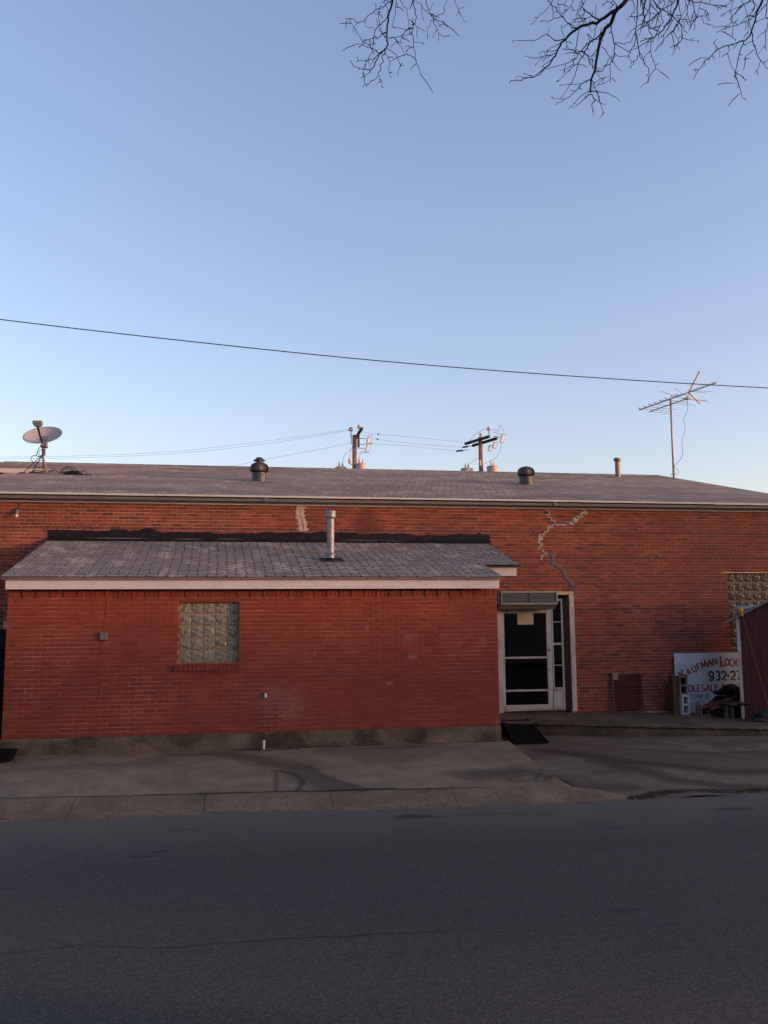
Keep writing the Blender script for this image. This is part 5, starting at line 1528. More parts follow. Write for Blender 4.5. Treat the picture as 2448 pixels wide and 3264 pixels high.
# mop leaning against it
mp_ = thing('mop', (13.9, 1.8, pzz), 'upside-down mop with a yellow clamp and pale strings leaning on the red shed', 'mop')
SH = lambda u, w, z: P0 + SF * u + SD * w + V((0, 0, z))
m0, m1 = SH(.58, -.42, drive_z(13.6, 1.3)), SH(.105, -.12, 1.80)
MB().tube([m0, m1], .009, 8).build('handle', 'handle_wood', mp_)
dd = (m1 - m0).normalized()
MB().tube([m1 - dd * .05, m1 + dd * .03, m1 + dd * .04, m1 + dd * .11], [.016, .024, .045, .055], 10).build('clamp', 'yellow', mp_)
mb = MB()
rg = random.Random(5)
for i in range(110):
    a = rg.uniform(-1, 1)
    s0 = m1 + dd * .10 + SF * (a * .045)
    s1 = s0 + SF * (a * .07 + .05) + SD * rg.uniform(.0, .05) + V((0, 0, rg.uniform(.01, .06)))
    s2 = s1 + SF * (a * .10 + rg.uniform(-.04, .10)) + SD * rg.uniform(.04, .14) + V((0, 0, rg.uniform(-.05, .02)))
    for q_ in (s1, s2):
        u_ = (q_ - P0).dot(SF)
        q_.z = max(q_.z, ez + .035 + .53 * (u_ + .22) + .008)
    mb.tube([s0, s1, s2], [.009, .010, .007], 4, False)
mb.build('mop_strings', 'mop_string', mp_, kind='stuff')

# ---- left edge: bin behind the annex corner, black tub in front
tb = thing('wheelie_bin', (-.75, 1.6, -.25), 'dark wheeled bin standing in the shade past the left corner of the annex', 'bin')
bx_ = lambda z, e=0: (-1.05 + .03 * (1.4 - z) + e, -.20 - .03 * (1.4 - z) - e, 1.35 + .05 * (1.4 - z) + e, 2.10 - .02 * (1.4 - z) - e)
def binbox(z0, z1, e=0):
    a, b = bx_(z0, e), bx_(z1, e)
    return MB().hexa([(a[0], a[2], z0), (a[1], a[2], z0), (a[1], a[3], z0), (a[0], a[3], z0), (b[0], b[2], z1), (b[1], b[2], z1), (b[1], b[3], z1), (b[0], b[3], z1)])
binbox(-.18, 1.30).build('body', 'black_plastic', tb)
MB().hexa([(-1.10, 1.30, 1.302), (-.15, 1.30, 1.302), (-.15, 2.15, 1.302), (-1.10, 2.15, 1.302), (-1.06, 1.36, 1.36), (-.19, 1.36, 1.36), (-.19, 2.15, 1.62), (-1.06, 2.15, 1.62)]).build('lid', 'black_plastic', tb)
for x_ in (-.95, -.30): MB().lathe((x_ - .03, 1.95, -.15), [(.10, 0), (.10, .06)], 16, V((1, 0, 0))).build('wheel', 'rubber', tb)
MB().tube([(-1.0, 2.17, 1.22), (-.25, 2.17, 1.22)], .018, 8).build('handle', 'black_plastic', tb)
MB().bbox(-.36, -.25, 1.30, 1.335, 1.64, 1.76, .004).bbox(-.30, -.29, 1.33, 1.60, 1.45, 1.66, .002).build('paper_label', 'dish', tb)
tu = thing('plastic_tub', (-.05, -.35, -.26), 'flat black plastic tub on the pavement at the left foot of the annex', 'tub')
mb = MB()
pr_ = [(.36, 0), (.40, .11), (.425, .125), (.425, .145), (.39, .145), (.37, .03), (.02, .03)]
o = []
for (rx, h_) in pr_:
    ring = []
    for j in range(28):
        a = 2 * math.pi * j / 28
        c_, s_ = math.cos(a), math.sin(a)
        ring.append(len(mb.v))
        mb.v.append((-.13 + math.copysign(abs(c_) ** .45, c_) * rx, -.32 + math.copysign(abs(s_) ** .45, s_) * rx * .52, -.262 + h_))
    o.append(ring)
for ra, rb in zip(o, o[1:]):
    for j in range(28): mb.face((ra[j], ra[(j + 1) % 28], rb[(j + 1) % 28], rb[j]))
mb.build('body', 'black_plastic', tu)
MB().bbox(-.32, .06, -.47, -.17, -.232, -.20, .008).build('sediment', 'soil', tu)

# ------------------------------------------------------------------ the bare tree hanging into the picture
TW = [
(0.0135,0.0049,[(4.38,-9.079,5.805),(4.4,-8.913,5.842),(4.401,-8.806,5.817),(4.383,-8.817,5.679),(4.363,-8.922,5.506),(4.31,-8.945,5.428),(4.261,-9.013,5.288),(4.236,-9.009,5.257)]),
(0.0043,0.0022,[(4.395,-8.906,5.841),(4.351,-8.846,5.84),(4.305,-8.794,5.846),(4.25,-8.68,5.858),(4.212,-8.614,5.875),(4.169,-8.585,5.918),(4.122,-8.531,5.955)]),
(0.0022,0.0018,[(4.212,-8.614,5.875),(4.196,-8.572,5.873),(4.181,-8.536,5.86)]),
(0.0018,0.0018,[(4.25,-8.68,5.858),(4.248,-8.655,5.843),(4.286,-8.696,5.786),(4.319,-8.737,5.748)]),
(0.004,0.0018,[(4.401,-8.806,5.817),(4.363,-8.771,5.785),(4.323,-8.742,5.749),(4.3,-8.745,5.691),(4.279,-8.823,5.547),(4.26,-8.888,5.444),(4.208,-8.916,5.34),(4.196,-8.957,5.268)]),
(0.0037,0.0018,[(4.383,-8.817,5.679),(4.346,-8.8,5.663),(4.317,-8.78,5.656),(4.261,-8.711,5.681),(4.239,-8.712,5.643),(4.203,-8.658,5.658)]),
(0.0037,0.0018,[(4.31,-8.945,5.428),(4.28,-8.835,5.534),(4.249,-8.716,5.652),(4.212,-8.593,5.799),(4.153,-8.554,5.929)]),
(0.0025,0.0018,[(4.28,-8.835,5.534),(4.238,-8.721,5.628),(4.19,-8.606,5.714)]),
(0.0037,0.0018,[(4.354,-8.938,5.476),(4.3,-8.939,5.425),(4.263,-8.938,5.385),(4.208,-8.847,5.426),(4.177,-8.776,5.469)]),
(0.0043,0.0018,[(4.236,-9.009,5.257),(4.193,-8.91,5.326),(4.158,-8.778,5.438)]),
(0.0031,0.0018,[(4.236,-9.009,5.257),(4.215,-9.006,5.227),(4.172,-8.951,5.226)]),
(0.0037,0.0018,[(4.354,-8.938,5.476),(4.32,-9.007,5.358),(4.286,-9.079,5.225),(4.267,-9.1,5.149),(4.224,-9.05,5.155),(4.21,-9.033,5.121)]),
(0.0025,0.0018,[(4.273,-9.099,5.167),(4.288,-9.124,5.109),(4.294,-9.113,5.08)]),
(0.0025,0.0018,[(4.334,-8.96,5.431),(4.343,-9.085,5.276),(4.333,-9.134,5.188),(4.338,-9.157,5.122)]),
(0.0028,0.0018,[(4.358,-8.943,5.473),(4.393,-9.067,5.337),(4.405,-9.149,5.218),(4.385,-9.171,5.131)]),
(0.0022,0.0018,[(4.406,-9.147,5.222),(4.431,-9.157,5.213)]),
(0.0043,0.0018,[(4.384,-8.861,5.607),(4.416,-8.896,5.58),(4.42,-8.932,5.533),(4.373,-8.951,5.475)]),
(0.0028,0.0018,[(4.415,-8.9,5.575),(4.481,-8.896,5.616),(4.538,-8.907,5.618)]),
(0.0025,0.0018,[(4.42,-8.932,5.533),(4.445,-9.017,5.432),(4.443,-9.09,5.329)]),
(0.0025,0.0018,[(4.42,-8.928,5.539),(4.458,-8.976,5.492)]),
(0.0031,0.0018,[(4.42,-8.962,5.842),(4.439,-8.847,5.843),(4.429,-8.805,5.791),(4.415,-8.812,5.727),(4.45,-8.835,5.705),(4.503,-8.871,5.665),(4.55,-8.854,5.705)]),
(0.0034,0.0018,[(4.442,-8.945,5.852),(4.457,-8.893,5.858),(4.5,-8.838,5.858),(4.531,-8.816,5.795),(4.513,-8.913,5.602)]),
(0.0025,0.0018,[(4.531,-8.818,5.788),(4.583,-8.853,5.71),(4.633,-8.873,5.675)]),
(0.0043,0.0022,[(4.54,-8.918,5.901),(4.563,-8.826,5.891),(4.581,-8.803,5.834),(4.573,-8.826,5.763),(4.548,-8.865,5.686),(4.528,-8.977,5.514),(4.514,-9.091,5.345),(4.517,-9.146,5.226),(4.552,-9.112,5.182)]),
(0.0025,0.0018,[(4.52,-9.015,5.458),(4.467,-9.05,5.395),(4.455,-9.091,5.333)]),
(0.0022,0.0018,[(4.527,-8.985,5.503),(4.58,-8.999,5.487)]),
(0.0025,0.0018,[(4.548,-8.865,5.686),(4.503,-8.871,5.665),(4.462,-8.91,5.587),(4.438,-8.961,5.504)]),
(0.0025,0.0018,[(4.555,-8.854,5.902),(4.612,-8.807,5.923),(4.65,-8.773,5.899),(4.695,-8.758,5.885),(4.738,-8.763,5.845),(4.753,-8.813,5.752)]),
(0.0043,0.0018,[(4.641,-8.832,5.966),(4.691,-8.752,5.919),(4.706,-8.768,5.849),(4.72,-8.813,5.759),(4.723,-8.877,5.656),(4.7,-8.958,5.534)]),
(0.0025,0.0018,[(4.709,-8.759,5.872),(4.784,-8.717,5.92),(4.818,-8.686,5.97)]),
(0.0025,0.0018,[(4.713,-8.776,5.83),(4.782,-8.746,5.859),(4.799,-8.766,5.817)]),
(0.0025,0.0018,[(4.705,-8.773,5.84),(4.656,-8.846,5.718),(4.642,-8.909,5.619)]),
(0.0022,0.0018,[(4.723,-8.876,5.658),(4.77,-8.865,5.664)]),
(0.0022,0.0018,[(4.691,-8.752,5.919),(4.727,-8.734,5.99)]),
(0.0031,0.0018,[(4.889,-8.633,6.146),(4.934,-8.61,6.064),(4.945,-8.632,6.006),(4.974,-8.68,5.911)]),
(0.0018,0.0018,[(4.937,-8.608,6.064),(4.981,-8.579,6.105)]),
(0.0018,0.0018,[(4.936,-8.623,6.03),(4.899,-8.668,5.956)]),
(0.0022,0.0018,[(4.84,-8.665,6.098),(4.815,-8.678,6.003)]),
(0.0031,0.0018,[(4.332,-8.955,5.825),(4.363,-8.872,5.839),(4.395,-8.819,5.83)]),
(0.0022,0.0018,[(4.327,-8.789,5.838),(4.338,-8.753,5.801),(4.358,-8.793,5.693),(4.365,-8.879,5.564)]),
(0.0018,0.0018,[(4.318,-8.745,5.822),(4.333,-8.752,5.742),(4.36,-8.843,5.611)]),
(0.0022,0.0018,[(4.336,-8.835,5.841),(4.327,-8.789,5.838),(4.325,-8.771,5.833),(4.298,-8.769,5.847)]),
(0.0258,0.0097,[(5.746,-9.734,5.484),(5.663,-9.72,5.377),(5.636,-9.649,5.356),(5.645,-9.519,5.362),(5.67,-9.376,5.399),(5.728,-9.194,5.45),(5.841,-8.863,5.533),(5.879,-8.715,5.545),(5.9,-8.661,5.486)]),
(0.0161,0.0039,[(5.636,-9.661,5.363),(5.603,-9.495,5.414),(5.588,-9.378,5.463),(5.561,-9.217,5.545),(5.555,-9.059,5.59),(5.561,-8.936,5.621),(5.583,-8.784,5.659),(5.606,-8.608,5.706),(5.583,-8.409,5.759),(5.533,-8.328,5.773),(5.416,-8.313,5.752)]),
(0.0039,0.0019,[(5.537,-8.335,5.772),(5.444,-8.388,5.752)]),
(0.0029,0.0019,[(5.561,-8.359,5.769),(5.489,-8.409,5.756)]),
(0.0077,0.0026,[(5.649,-9.485,5.37),(5.656,-9.295,5.437),(5.662,-9.147,5.493),(5.682,-8.972,5.555),(5.703,-8.833,5.601),(5.676,-8.671,5.668),(5.62,-8.528,5.726)]),
(0.0045,0.0019,[(5.703,-8.833,5.601),(5.728,-8.725,5.631),(5.703,-8.567,5.693)]),
(0.0045,0.0023,[(5.56,-9.219,5.546),(5.531,-9.141,5.644),(5.529,-9.006,5.826),(5.542,-8.827,6.035),(5.556,-8.748,6.14)]),
(0.0039,0.0019,[(5.539,-8.865,5.99),(5.474,-8.838,5.918),(5.404,-8.794,5.865)]),
(0.0032,0.0019,[(5.528,-9.106,5.704),(5.513,-9.029,5.759),(5.478,-8.933,5.796),(5.454,-8.859,5.853)]),
(0.0045,0.0019,[(5.55,-9.034,5.601),(5.521,-8.95,5.644),(5.471,-8.913,5.702),(5.417,-8.811,5.73),(5.295,-8.744,5.763)]),
(0.0026,0.0019,[(5.479,-8.929,5.692),(5.481,-8.965,5.73)]),
(0.0026,0.0019,[(5.518,-9.085,5.664),(5.542,-9.055,5.604),(5.62,-8.966,5.582),(5.676,-9.003,5.545)]),
(0.0032,0.0019,[(5.567,-8.857,5.642),(5.532,-8.791,5.674),(5.485,-8.74,5.699)]),
(0.0039,0.0019,[(5.574,-8.808,5.655),(5.532,-8.689,5.699),(5.478,-8.652,5.715),(5.407,-8.668,5.717)]),
(0.0026,0.0019,[(5.532,-8.689,5.699),(5.519,-8.573,5.727)]),
(0.0026,0.0019,[(5.586,-8.71,5.68),(5.565,-8.548,5.728)]),
(0.0032,0.0019,[(5.552,-8.952,5.622),(5.526,-8.807,5.672)]),
(0.0058,0.0023,[(5.601,-9.487,5.419),(5.576,-9.387,5.535),(5.576,-9.299,5.639),(5.609,-9.219,5.78)]),
(0.0032,0.0019,[(5.576,-9.299,5.639),(5.566,-9.331,5.545),(5.559,-9.234,5.545)]),
(0.0032,0.0019,[(5.584,-9.442,5.478),(5.563,-9.309,5.538),(5.519,-9.081,5.649)]),
(0.0029,0.0019,[(5.566,-9.331,5.545),(5.588,-9.352,5.469),(5.616,-9.349,5.44)]),
(0.0029,0.0019,[(5.604,-9.443,5.423),(5.653,-9.289,5.44),(5.658,-9.222,5.464)]),
(0.0029,0.0019,[(5.572,-9.258,5.518),(5.633,-9.05,5.544),(5.691,-8.878,5.588)]),
(0.0052,0.0023,[(5.658,-9.222,5.464),(5.696,-9.038,5.523),(5.747,-8.799,5.597),(5.795,-8.62,5.636),(5.82,-8.46,5.657),(5.809,-8.283,5.659)]),
(0.0032,0.0019,[(5.747,-8.799,5.597),(5.745,-8.572,5.676),(5.748,-8.385,5.724)]),
(0.0032,0.0019,[(5.674,-9.021,5.538),(5.751,-9.02,5.511),(5.756,-9.09,5.482)]),
(0.0039,0.0023,[(5.679,-9.009,5.541),(5.733,-8.991,5.528),(5.809,-8.883,5.541),(5.85,-8.843,5.535)]),
(0.0029,0.0019,[(5.591,-8.904,5.617),(5.631,-8.967,5.577),(5.672,-8.997,5.549)]),
(0.0052,0.0019,[(5.879,-8.715,5.545),(5.861,-8.61,5.585),(5.856,-8.495,5.599),(5.83,-8.347,5.622),(5.791,-8.216,5.655)]),
(0.0029,0.0019,[(5.861,-8.61,5.585),(5.779,-8.401,5.702)]),
(0.0026,0.0019,[(5.83,-8.347,5.622),(5.784,-8.228,5.698)]),
(0.0045,0.0019,[(5.902,-8.671,5.486),(5.891,-8.623,5.515),(5.868,-8.508,5.526),(5.828,-8.394,5.507)]),
(0.0045,0.0019,[(5.899,-8.66,5.473),(5.876,-8.563,5.486),(5.838,-8.448,5.481)]),
(0.0039,0.0019,[(5.901,-8.67,5.467),(5.896,-8.705,5.394),(5.883,-8.704,5.362),(5.844,-8.82,5.203)]),
(0.0045,0.0019,[(5.904,-8.68,5.48),(5.914,-8.727,5.445),(5.938,-8.85,5.358),(5.943,-9.016,5.199)]),
(0.0039,0.0019,[(5.914,-8.727,5.451),(5.9,-8.793,5.321),(5.867,-8.933,5.159)]),
(0.0029,0.0019,[(5.901,-8.697,5.418),(5.898,-8.809,5.305),(5.906,-8.867,5.27)]),
(0.0029,0.0019,[(5.9,-8.678,5.507),(5.915,-8.744,5.479),(5.95,-8.902,5.441)]),
(0.0029,0.0019,[(5.895,-8.675,5.521),(5.905,-8.784,5.503),(5.932,-8.901,5.462)]),
(0.0045,0.0019,[(5.858,-8.824,5.536),(5.876,-8.907,5.501),(5.855,-9.063,5.463),(5.839,-9.139,5.443)]),
(0.0026,0.0019,[(5.865,-8.821,5.532),(5.906,-8.809,5.499)]),
(0.0032,0.0019,[(5.874,-8.729,5.548),(5.91,-8.71,5.474),(5.916,-8.737,5.433)]),
(0.0045,0.0023,[(5.642,-9.551,5.356),(5.721,-9.422,5.367),(5.83,-9.208,5.422),(5.892,-9.008,5.467),(5.948,-8.863,5.428)]),
(0.0032,0.0019,[(5.773,-9.333,5.389),(5.846,-9.371,5.373),(5.828,-9.49,5.342)]),
(0.0032,0.0019,[(5.836,-9.196,5.425),(5.868,-9.163,5.43),(5.938,-9.176,5.419),(5.998,-9.106,5.422)]),
(0.0032,0.0019,[(5.737,-9.225,5.435),(5.862,-9.086,5.454),(5.967,-8.998,5.432)]),
(0.0029,0.0019,[(5.78,-9.329,5.389),(5.933,-9.23,5.409)]),
(0.0026,0.0019,[(5.632,-9.451,5.393),(5.734,-9.141,5.469),(5.788,-8.931,5.532)]),
(0.0026,0.0019,[(5.597,-9.457,5.537),(5.591,-9.456,5.447)]),
(0.0045,0.0019,[(5.634,-9.656,5.372),(5.635,-9.645,5.424),(5.641,-9.591,5.503)]),
(0.0029,0.0019,[(5.632,-9.649,5.404),(5.625,-9.599,5.457),(5.611,-9.535,5.495)]),
(0.0032,0.0019,[(5.574,-8.904,6.006),(5.541,-8.995,5.86),(5.529,-9.091,5.727)]),
(0.0029,0.0019,[(5.594,-9.116,5.843),(5.56,-9.136,5.758),(5.537,-9.102,5.738),(5.53,-9.104,5.712)]),
(0.0026,0.0019,[(5.568,-9.034,5.871),(5.539,-9.098,5.747)]),
(0.0026,0.0019,[(5.591,-9.244,5.723),(5.559,-9.257,5.627),(5.548,-9.225,5.591)]),
(0.0026,0.0019,[(5.594,-9.289,5.69),(5.571,-9.271,5.654),(5.552,-9.193,5.68)]),
(0.0053,0.0023,[(5.718,-9.768,5.401),(5.731,-9.741,5.298),(5.79,-9.597,5.314),(5.861,-9.443,5.356),(5.902,-9.306,5.392),(5.945,-9.152,5.423)]),
(0.0046,0.002,[(5.828,-9.517,5.336),(5.946,-9.305,5.397),(6.058,-9.143,5.423),(6.117,-9.095,5.406),(6.123,-9.081,5.36),(6.128,-9.099,5.303)]),
(0.003,0.002,[(6.058,-9.143,5.423),(6.057,-9.183,5.426),(6.066,-9.236,5.431)]),
(0.0039,0.002,[(5.778,-9.811,5.355),(5.878,-9.599,5.334),(5.982,-9.422,5.391),(6.065,-9.24,5.43),(6.147,-9.123,5.433),(6.215,-9.087,5.385)]),
(0.0026,0.002,[(6.168,-9.105,5.426),(6.195,-9.108,5.441)]),
(0.003,0.002,[(5.996,-9.215,5.416),(6.006,-9.137,5.421),(6.002,-9.067,5.42)]),
(0.0131,0.003,[(5.764,-9.791,5.412),(5.764,-9.763,5.302),(5.811,-9.672,5.308),(5.931,-9.54,5.359),(6.02,-9.468,5.403)]),
(0.0131,0.003,[(6.016,-9.752,5.471),(6.01,-9.696,5.413),(6.027,-9.62,5.409),(6.035,-9.518,5.409),(6.031,-9.435,5.41),(5.985,-9.411,5.393),(5.915,-9.388,5.377)]),
(0.0039,0.002,[(5.988,-9.405,5.394),(5.958,-9.348,5.393),(5.898,-9.253,5.404)]),
(0.0079,0.0026,[(5.807,-9.813,5.378),(5.822,-9.788,5.328),(5.902,-9.73,5.348),(6.068,-9.565,5.431),(6.24,-9.348,5.53),(6.3,-9.227,5.555),(6.301,-9.168,5.542),(6.285,-9.112,5.504)]),
(0.0033,0.002,[(6.294,-9.238,5.553),(6.369,-9.172,5.592),(6.499,-9.075,5.662)]),
(0.0023,0.002,[(6.302,-9.167,5.542),(6.356,-9.105,5.557)]),
(0.003,0.002,[(6.257,-9.329,5.539),(6.344,-9.239,5.589)]),
(0.0072,0.0026,[(5.9,-9.788,5.381),(5.978,-9.736,5.405),(5.902,-9.73,5.348),(5.846,-9.662,5.318),(5.795,-9.586,5.317),(5.803,-9.452,5.35)]),
(0.0072,0.0023,[(6.085,-9.685,5.474),(6.199,-9.587,5.533),(6.367,-9.461,5.637),(6.514,-9.339,5.724),(6.596,-9.309,5.774),(6.623,-9.337,5.793)]),
(0.0026,0.002,[(6.504,-9.346,5.718),(6.567,-9.277,5.753)]),
(0.0026,0.002,[(6.367,-9.461,5.637),(6.372,-9.491,5.648)]),
(0.0046,0.002,[(6.142,-9.657,5.513),(6.244,-9.495,5.548),(6.314,-9.403,5.588),(6.331,-9.342,5.593),(6.392,-9.233,5.622)]),
(0.0033,0.002,[(6.321,-9.391,5.591),(6.41,-9.334,5.65),(6.463,-9.325,5.686)]),
(0.0026,0.002,[(6.367,-9.365,5.622),(6.471,-9.226,5.679)]),
(0.003,0.002,[(6.277,-9.388,5.559),(6.338,-9.273,5.589)]),
(0.003,0.002,[(6.106,-9.54,5.454),(6.227,-9.428,5.527),(6.296,-9.381,5.572),(6.32,-9.399,5.591)]),
(0.0033,0.002,[(6.144,-9.392,5.471),(6.113,-9.371,5.452),(6.133,-9.25,5.458)]),
(0.0026,0.002,[(6.158,-9.382,5.479),(6.289,-9.207,5.544)]),
(0.0033,0.002,[(6.075,-9.554,5.434),(6.072,-9.471,5.43),(6.11,-9.306,5.45)]),
(0.0033,0.002,[(6.258,-9.546,5.57),(6.308,-9.415,5.584)]),
(0.003,0.002,[(6.281,-9.494,5.577),(6.425,-9.351,5.663),(6.505,-9.231,5.704)]),
(0.003,0.002,[(6.068,-9.696,5.464),(6.132,-9.536,5.471),(6.153,-9.385,5.476)]),
(0.003,0.002,[(6.121,-9.662,5.496),(6.166,-9.538,5.496),(6.163,-9.477,5.488)]),
(0.0033,0.002,[(5.923,-9.776,5.388),(5.932,-9.725,5.365),(6.015,-9.621,5.401)]),
(0.0033,0.002,[(5.854,-9.803,5.364),(5.899,-9.756,5.355),(5.875,-9.683,5.329),(5.897,-9.573,5.343)]),
(0.003,0.002,[(5.693,-9.76,5.372),(5.707,-9.758,5.309),(5.706,-9.703,5.301),(5.705,-9.659,5.305)]),
(0.003,0.002,[(5.708,-9.7,5.3),(5.745,-9.723,5.296),(5.807,-9.72,5.305)]),
(0.003,0.002,[(5.73,-9.794,5.351),(5.781,-9.762,5.304),(5.866,-9.701,5.326),(5.925,-9.629,5.351)]),
(0.003,0.002,[(6.001,-9.736,5.426),(6.119,-9.538,5.462),(6.146,-9.422,5.473),(6.134,-9.341,5.463)]),
(0.003,0.002,[(5.957,-9.759,5.404),(6.027,-9.578,5.405),(6.085,-9.446,5.437)]),
(0.003,0.002,[(5.796,-9.812,5.351),(5.792,-9.761,5.307),(5.807,-9.664,5.307),(5.87,-9.478,5.351)]),
(0.003,0.002,[(5.844,-9.778,5.332),(5.971,-9.597,5.374),(5.96,-9.517,5.373)]),
(0.003,0.002,[(6.113,-9.635,5.476),(6.204,-9.49,5.518),(6.265,-9.425,5.554)]),
(0.0131,0.0033,[(6.864,-9.352,5.878),(6.94,-9.171,5.923),(7.005,-9.011,5.952),(7.055,-8.871,5.94),(7.017,-8.835,5.894),(6.936,-8.844,5.859),(6.782,-8.882,5.764),(6.677,-8.918,5.657),(6.584,-8.969,5.543),(6.506,-9.011,5.474)]),
(0.003,0.002,[(6.677,-8.918,5.657),(6.598,-8.952,5.628)]),
(0.0033,0.002,[(6.773,-8.886,5.76),(6.719,-8.928,5.765),(6.732,-8.952,5.795)]),
(0.0046,0.002,[(7.019,-8.833,5.889),(6.969,-8.837,5.775),(6.87,-8.936,5.568),(6.836,-8.978,5.499),(6.781,-9.107,5.292),(6.794,-9.135,5.229)]),
(0.003,0.002,[(6.87,-8.94,5.562),(6.874,-8.995,5.485),(6.885,-9.035,5.437)]),
(0.0026,0.002,[(6.781,-9.107,5.292),(6.751,-9.12,5.26)]),
(0.0023,0.002,[(6.806,-9.026,5.424),(6.775,-9.034,5.406)]),
(0.0033,0.002,[(6.879,-8.853,5.821),(6.873,-8.858,5.718),(6.853,-8.94,5.559)]),
(0.0026,0.002,[(6.792,-8.876,5.762),(6.778,-8.882,5.687)]),
(0.0033,0.002,[(6.947,-8.843,5.867),(6.888,-8.882,5.868),(6.761,-8.981,5.831)]),
(0.003,0.002,[(6.892,-8.88,5.869),(6.836,-8.985,5.88),(6.834,-9.011,5.884)]),
(0.0066,0.0026,[(7.055,-8.871,5.94),(7.088,-8.835,5.896),(7.089,-8.869,5.772),(7.067,-8.962,5.636),(7.027,-9.126,5.441)]),
(0.0033,0.002,[(7.091,-8.849,5.813),(7.029,-8.847,5.771),(6.977,-8.87,5.704)]),
(0.0026,0.002,[(7.096,-8.883,5.757),(7.142,-8.866,5.84)]),
(0.003,0.002,[(7.079,-8.924,5.689),(7.024,-8.97,5.594),(6.972,-8.997,5.529)]),
(0.0046,0.002,[(6.978,-9.191,5.925),(6.999,-9.039,5.95),(6.93,-8.981,5.926),(6.818,-8.988,5.87),(6.668,-9.07,5.791),(6.558,-9.162,5.732)]),
(0.0039,0.002,[(6.818,-9.259,5.881),(6.777,-9.212,5.867),(6.699,-9.203,5.828),(6.627,-9.195,5.783)]),
(0.0033,0.002,[(6.816,-9.223,5.882),(6.778,-9.169,5.868),(6.768,-9.102,5.859),(6.801,-9.02,5.867),(6.751,-9.02,5.836)]),
(0.003,0.002,[(6.708,-9.302,5.836),(6.857,-9.118,5.902),(6.975,-8.951,5.939)]),
(0.003,0.002,[(6.623,-9.337,5.793),(6.684,-9.211,5.82),(6.797,-9.034,5.867)]),
(0.0039,0.002,[(7.003,-9.144,5.938),(7.095,-8.999,5.965),(7.149,-8.926,5.958),(7.149,-8.876,5.934),(7.119,-8.852,5.921)]),
(0.0026,0.002,[(7.098,-8.989,5.965),(7.068,-8.965,5.963),(7.048,-8.937,5.958)]),
(0.0033,0.002,[(6.834,-9.245,5.887),(6.922,-9.114,5.925),(6.948,-9.015,5.936),(7.021,-8.87,5.93),(7.005,-8.845,5.903)]),
(0.0026,0.002,[(7.097,-8.837,5.895),(7.048,-8.827,5.877),(7.018,-8.826,5.867)]),
(0.0053,0.0023,[(6.877,-9.286,5.892),(6.978,-9.053,5.944),(6.986,-8.956,5.944),(7.055,-8.877,5.942)])]
tr_ = thing('bare_tree', (10.2, -12.6, -.45), 'bare winter tree whose dark twigs hang down into the top right of the sky', 'tree')
trunk = spline([(10.2, -12.6, -.6), (10.15, -12.55, .8), (10.0, -12.5, 2.2), (9.8, -12.35, 3.6), (9.4, -12.1, 5.0), (8.9, -11.7, 6.4), (8.3, -11.2, 7.5)], 4)
MB().tube(trunk, [lerp(.30, .14, i / (len(trunk) - 1)) for i in range(len(trunk))], 14).build('trunk', 'bark', tr_, smooth=True)
limb_a = spline([(8.9, -11.7, 6.4), (7.6, -11.0, 7.3), (6.3, -10.3, 7.55), (5.2, -9.7, 7.45), (4.5, -9.3, 6.95), (4.39, -9.12, 6.2)], 5)
limb_b = spline([(8.3, -11.2, 7.5), (7.7, -10.6, 7.9), (7.1, -10.1, 7.7), (6.6, -9.7, 7.0), (6.4, -9.4, 6.6)], 5)
limb_c = spline([(8.9, -11.7, 6.4), (8.7, -11.0, 7.1), (8.3, -10.4, 7.3), (7.9, -10.0, 7.0), (7.7, -9.75, 6.6)], 5)
limbs = [limb_a, limb_b, limb_c]
for lb_, ra_, rb_ in ((limb_a, .10, .02), (limb_b, .11, .035), (limb_c, .09, .03)):
    MB().tube(lb_, [lerp(ra_, rb_, i / (len(lb_) - 1)) for i in range(len(lb_))], 10).build('branch', 'bark', tr_, smooth=True)
allp = [p for lb_ in limbs for p in lb_]
tw = MB()
rt_ = random.Random(12)
for (ra_, rb_, pts) in TW:
    P = spline(pts, 3)
    if project(pts[0])[1] < 3:     # starts above the picture: join it to the nearest limb
        q = min(allp, key=lambda p: (p - P[0]).length + (0 if p.z > P[0].z else 3))
        mid = q.lerp(P[0], .55) + V((rt_.uniform(-.08, .08), rt_.uniform(-.08, .08), .05))
        P = spline([q, mid, P[0], P[1]], 4)[:-4] + P
    n = len(P)
    P = [p + V((rt_.gauss(0, .004), rt_.gauss(0, .004), rt_.gauss(0, .004))) for p in P]
    rr = [lerp(ra_, rb_, i / (n - 1)) for i in range(n)]
    if ra_ > .0060:
        MB().tube(P, [q * .66 for q in rr], 7).build('branch', 'bark', tr_)
    else:
        tw.tube(P, [q * .86 for q in rr], 5)
    for i in range(1, n):                          # side twiglets and buds
        if rt_.random() < .30:
            d_ = (P[i] - P[i - 1]).normalized()
            sd = V((rt_.gauss(0, 1), rt_.gauss(0, 1), rt_.gauss(0, 1) - .2)); sd = (sd - d_ * sd.dot(d_) * .6).normalized()
            L_ = rt_.choice((.012, .018, .025, .04, .06, .09))
            e1 = P[i] + (sd + d_ * .5) * L_ * .5; e2 = e1 + (sd * .7 + d_ * .6 + V((0, 0, -.25))) * L_ * .5
            tw.tube([P[i], e1, e2], [.0026, .0024, .0020], 4)
tw.build('twigs', 'bark', tr_, kind='stuff')

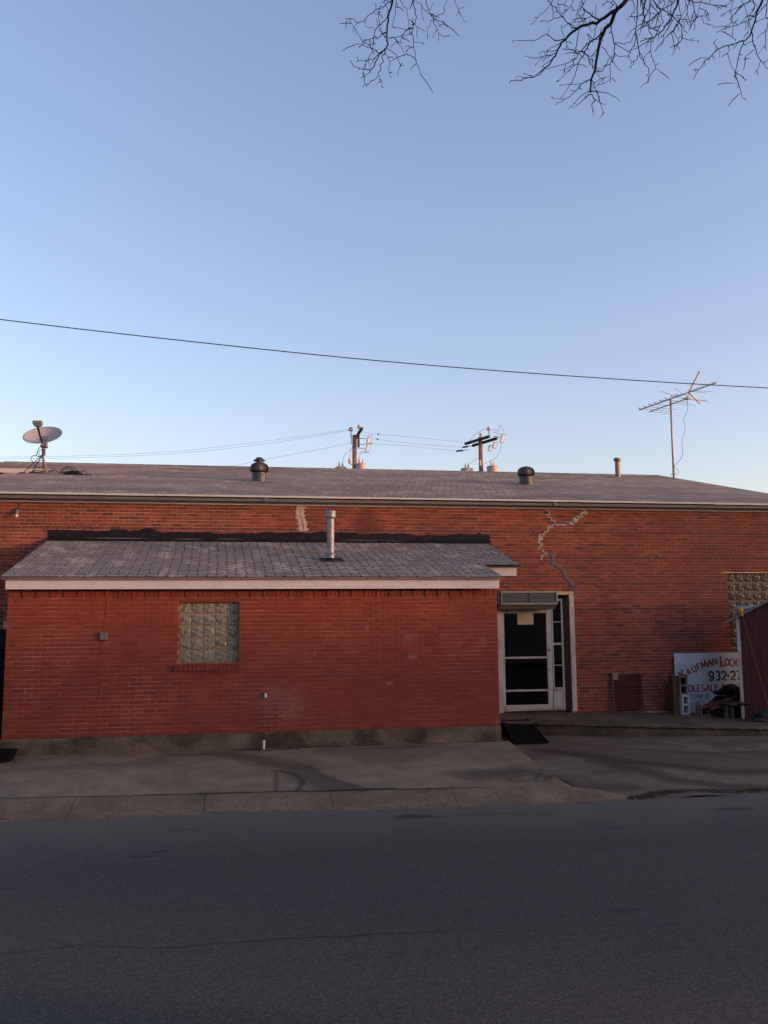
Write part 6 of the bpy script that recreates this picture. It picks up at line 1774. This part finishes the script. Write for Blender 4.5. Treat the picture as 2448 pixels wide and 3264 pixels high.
# ------------------------------------------------------------------ unseen houses and trees across the road, added to block sun and horizon light
def house(x, y, w, d, h, rh, rot, label):
    t = thing('blocker_house', (x, y, -.5), label, 'house', 'unseen houses added across the road to block light')
    mb = MB().box(-w / 2, w / 2, -d / 2, d / 2, -.5, h)
    rf = MB()
    o = len(rf.v)
    rf.hexa([(-w / 2 - .4, -d / 2 - .5, h), (w / 2 + .4, -d / 2 - .5, h), (w / 2 + .4, d / 2 + .5, h), (-w / 2 - .4, d / 2 + .5, h), (-w / 2 - .4, -.05, h + rh), (w / 2 + .4, -.05, h + rh), (w / 2 + .4, .05, h + rh), (-w / 2 - .4, .05, h + rh)])
    for b_ in (mb, rf):
        b_.v = [(x + p[0] * math.cos(rot) - p[1] * math.sin(rot), y + p[0] * math.sin(rot) + p[1] * math.cos(rot), p[2]) for p in b_.v]
    mb.build('wall', 'house', t); rf.build('roof', 'house_roof', t)
def bushy_tree(x, y, r, h, label, n=2600, seed=1):
    rg = random.Random(seed)
    t = thing('blocker_tree', (x, y, -.5), label, 'tree', 'unseen trees added across the road to block light')
    MB().lathe((x, y, -.5), [(.28, 0), (.14, h * .8)], 10).build('trunk', 'bark', t)
    mb = MB()
    cl = [(x + rg.gauss(0, r * .45), y + rg.gauss(0, r * .45), rg.uniform(h * .3, h), rg.uniform(.3, .6) * r) for _ in range(22)]
    for _ in range(n):
        cx_, cy_, cz_, cr = rg.choice(cl)
        v = V((rg.gauss(0, 1), rg.gauss(0, 1), rg.gauss(0, 1))).normalized() * cr * rg.random() ** .4
        p = V((cx_, cy_, cz_)) + v
        a = V((rg.gauss(0, 1), rg.gauss(0, 1), rg.gauss(0, 1))).normalized(); b_ = a.orthogonal().normalized()
        s_ = rg.uniform(.08, .2)
        mb.add([tuple(p - a * s_), tuple(p + b_ * s_ * .5), tuple(p + a * s_), tuple(p - b_ * s_ * .5)], [(0, 1, 2, 3)])
    mb.build('crown', 'leaf', t)
house(46.0, -19.5, 15, 9, 3.4, 2.3, .0, 'unseen pale house with a grey gable roof, added across the road to shade the walls, nearer of the two')
house(61.5, -19.5, 14, 9, 3.8, 3.0, .0, 'unseen taller pale house added across the road to shade the walls, farther of the two')
bushy_tree(53.8, -18.0, 1.5, 6.2, 'unseen narrow evergreen tree added to fill the gap between the two shading houses', 1500, 2)
bushy_tree(55.5, -15.5, 2.8, 9.4, 'unseen broad evergreen tree added before the farther house to dim the right of the wall', 1900, 3)
bushy_tree(42.5, -15.5, 2.2, 9.2, 'unseen thin evergreen tree added before the nearer house to dim the left of the wall', 800, 5)
house(20, -27, 18, 9, 3.2, 2.4, .0, 'unseen pale house added behind and right of the camera to block horizon light')
house(-3, -27, 17, 9, 3.0, 2.2, .0, 'unseen pale house added straight behind the camera to block horizon light')
bushy_tree(9.5, -25, 2.0, 6.0, 'unseen evergreen tree added between the two houses behind the camera to block horizon light', 900, 8)
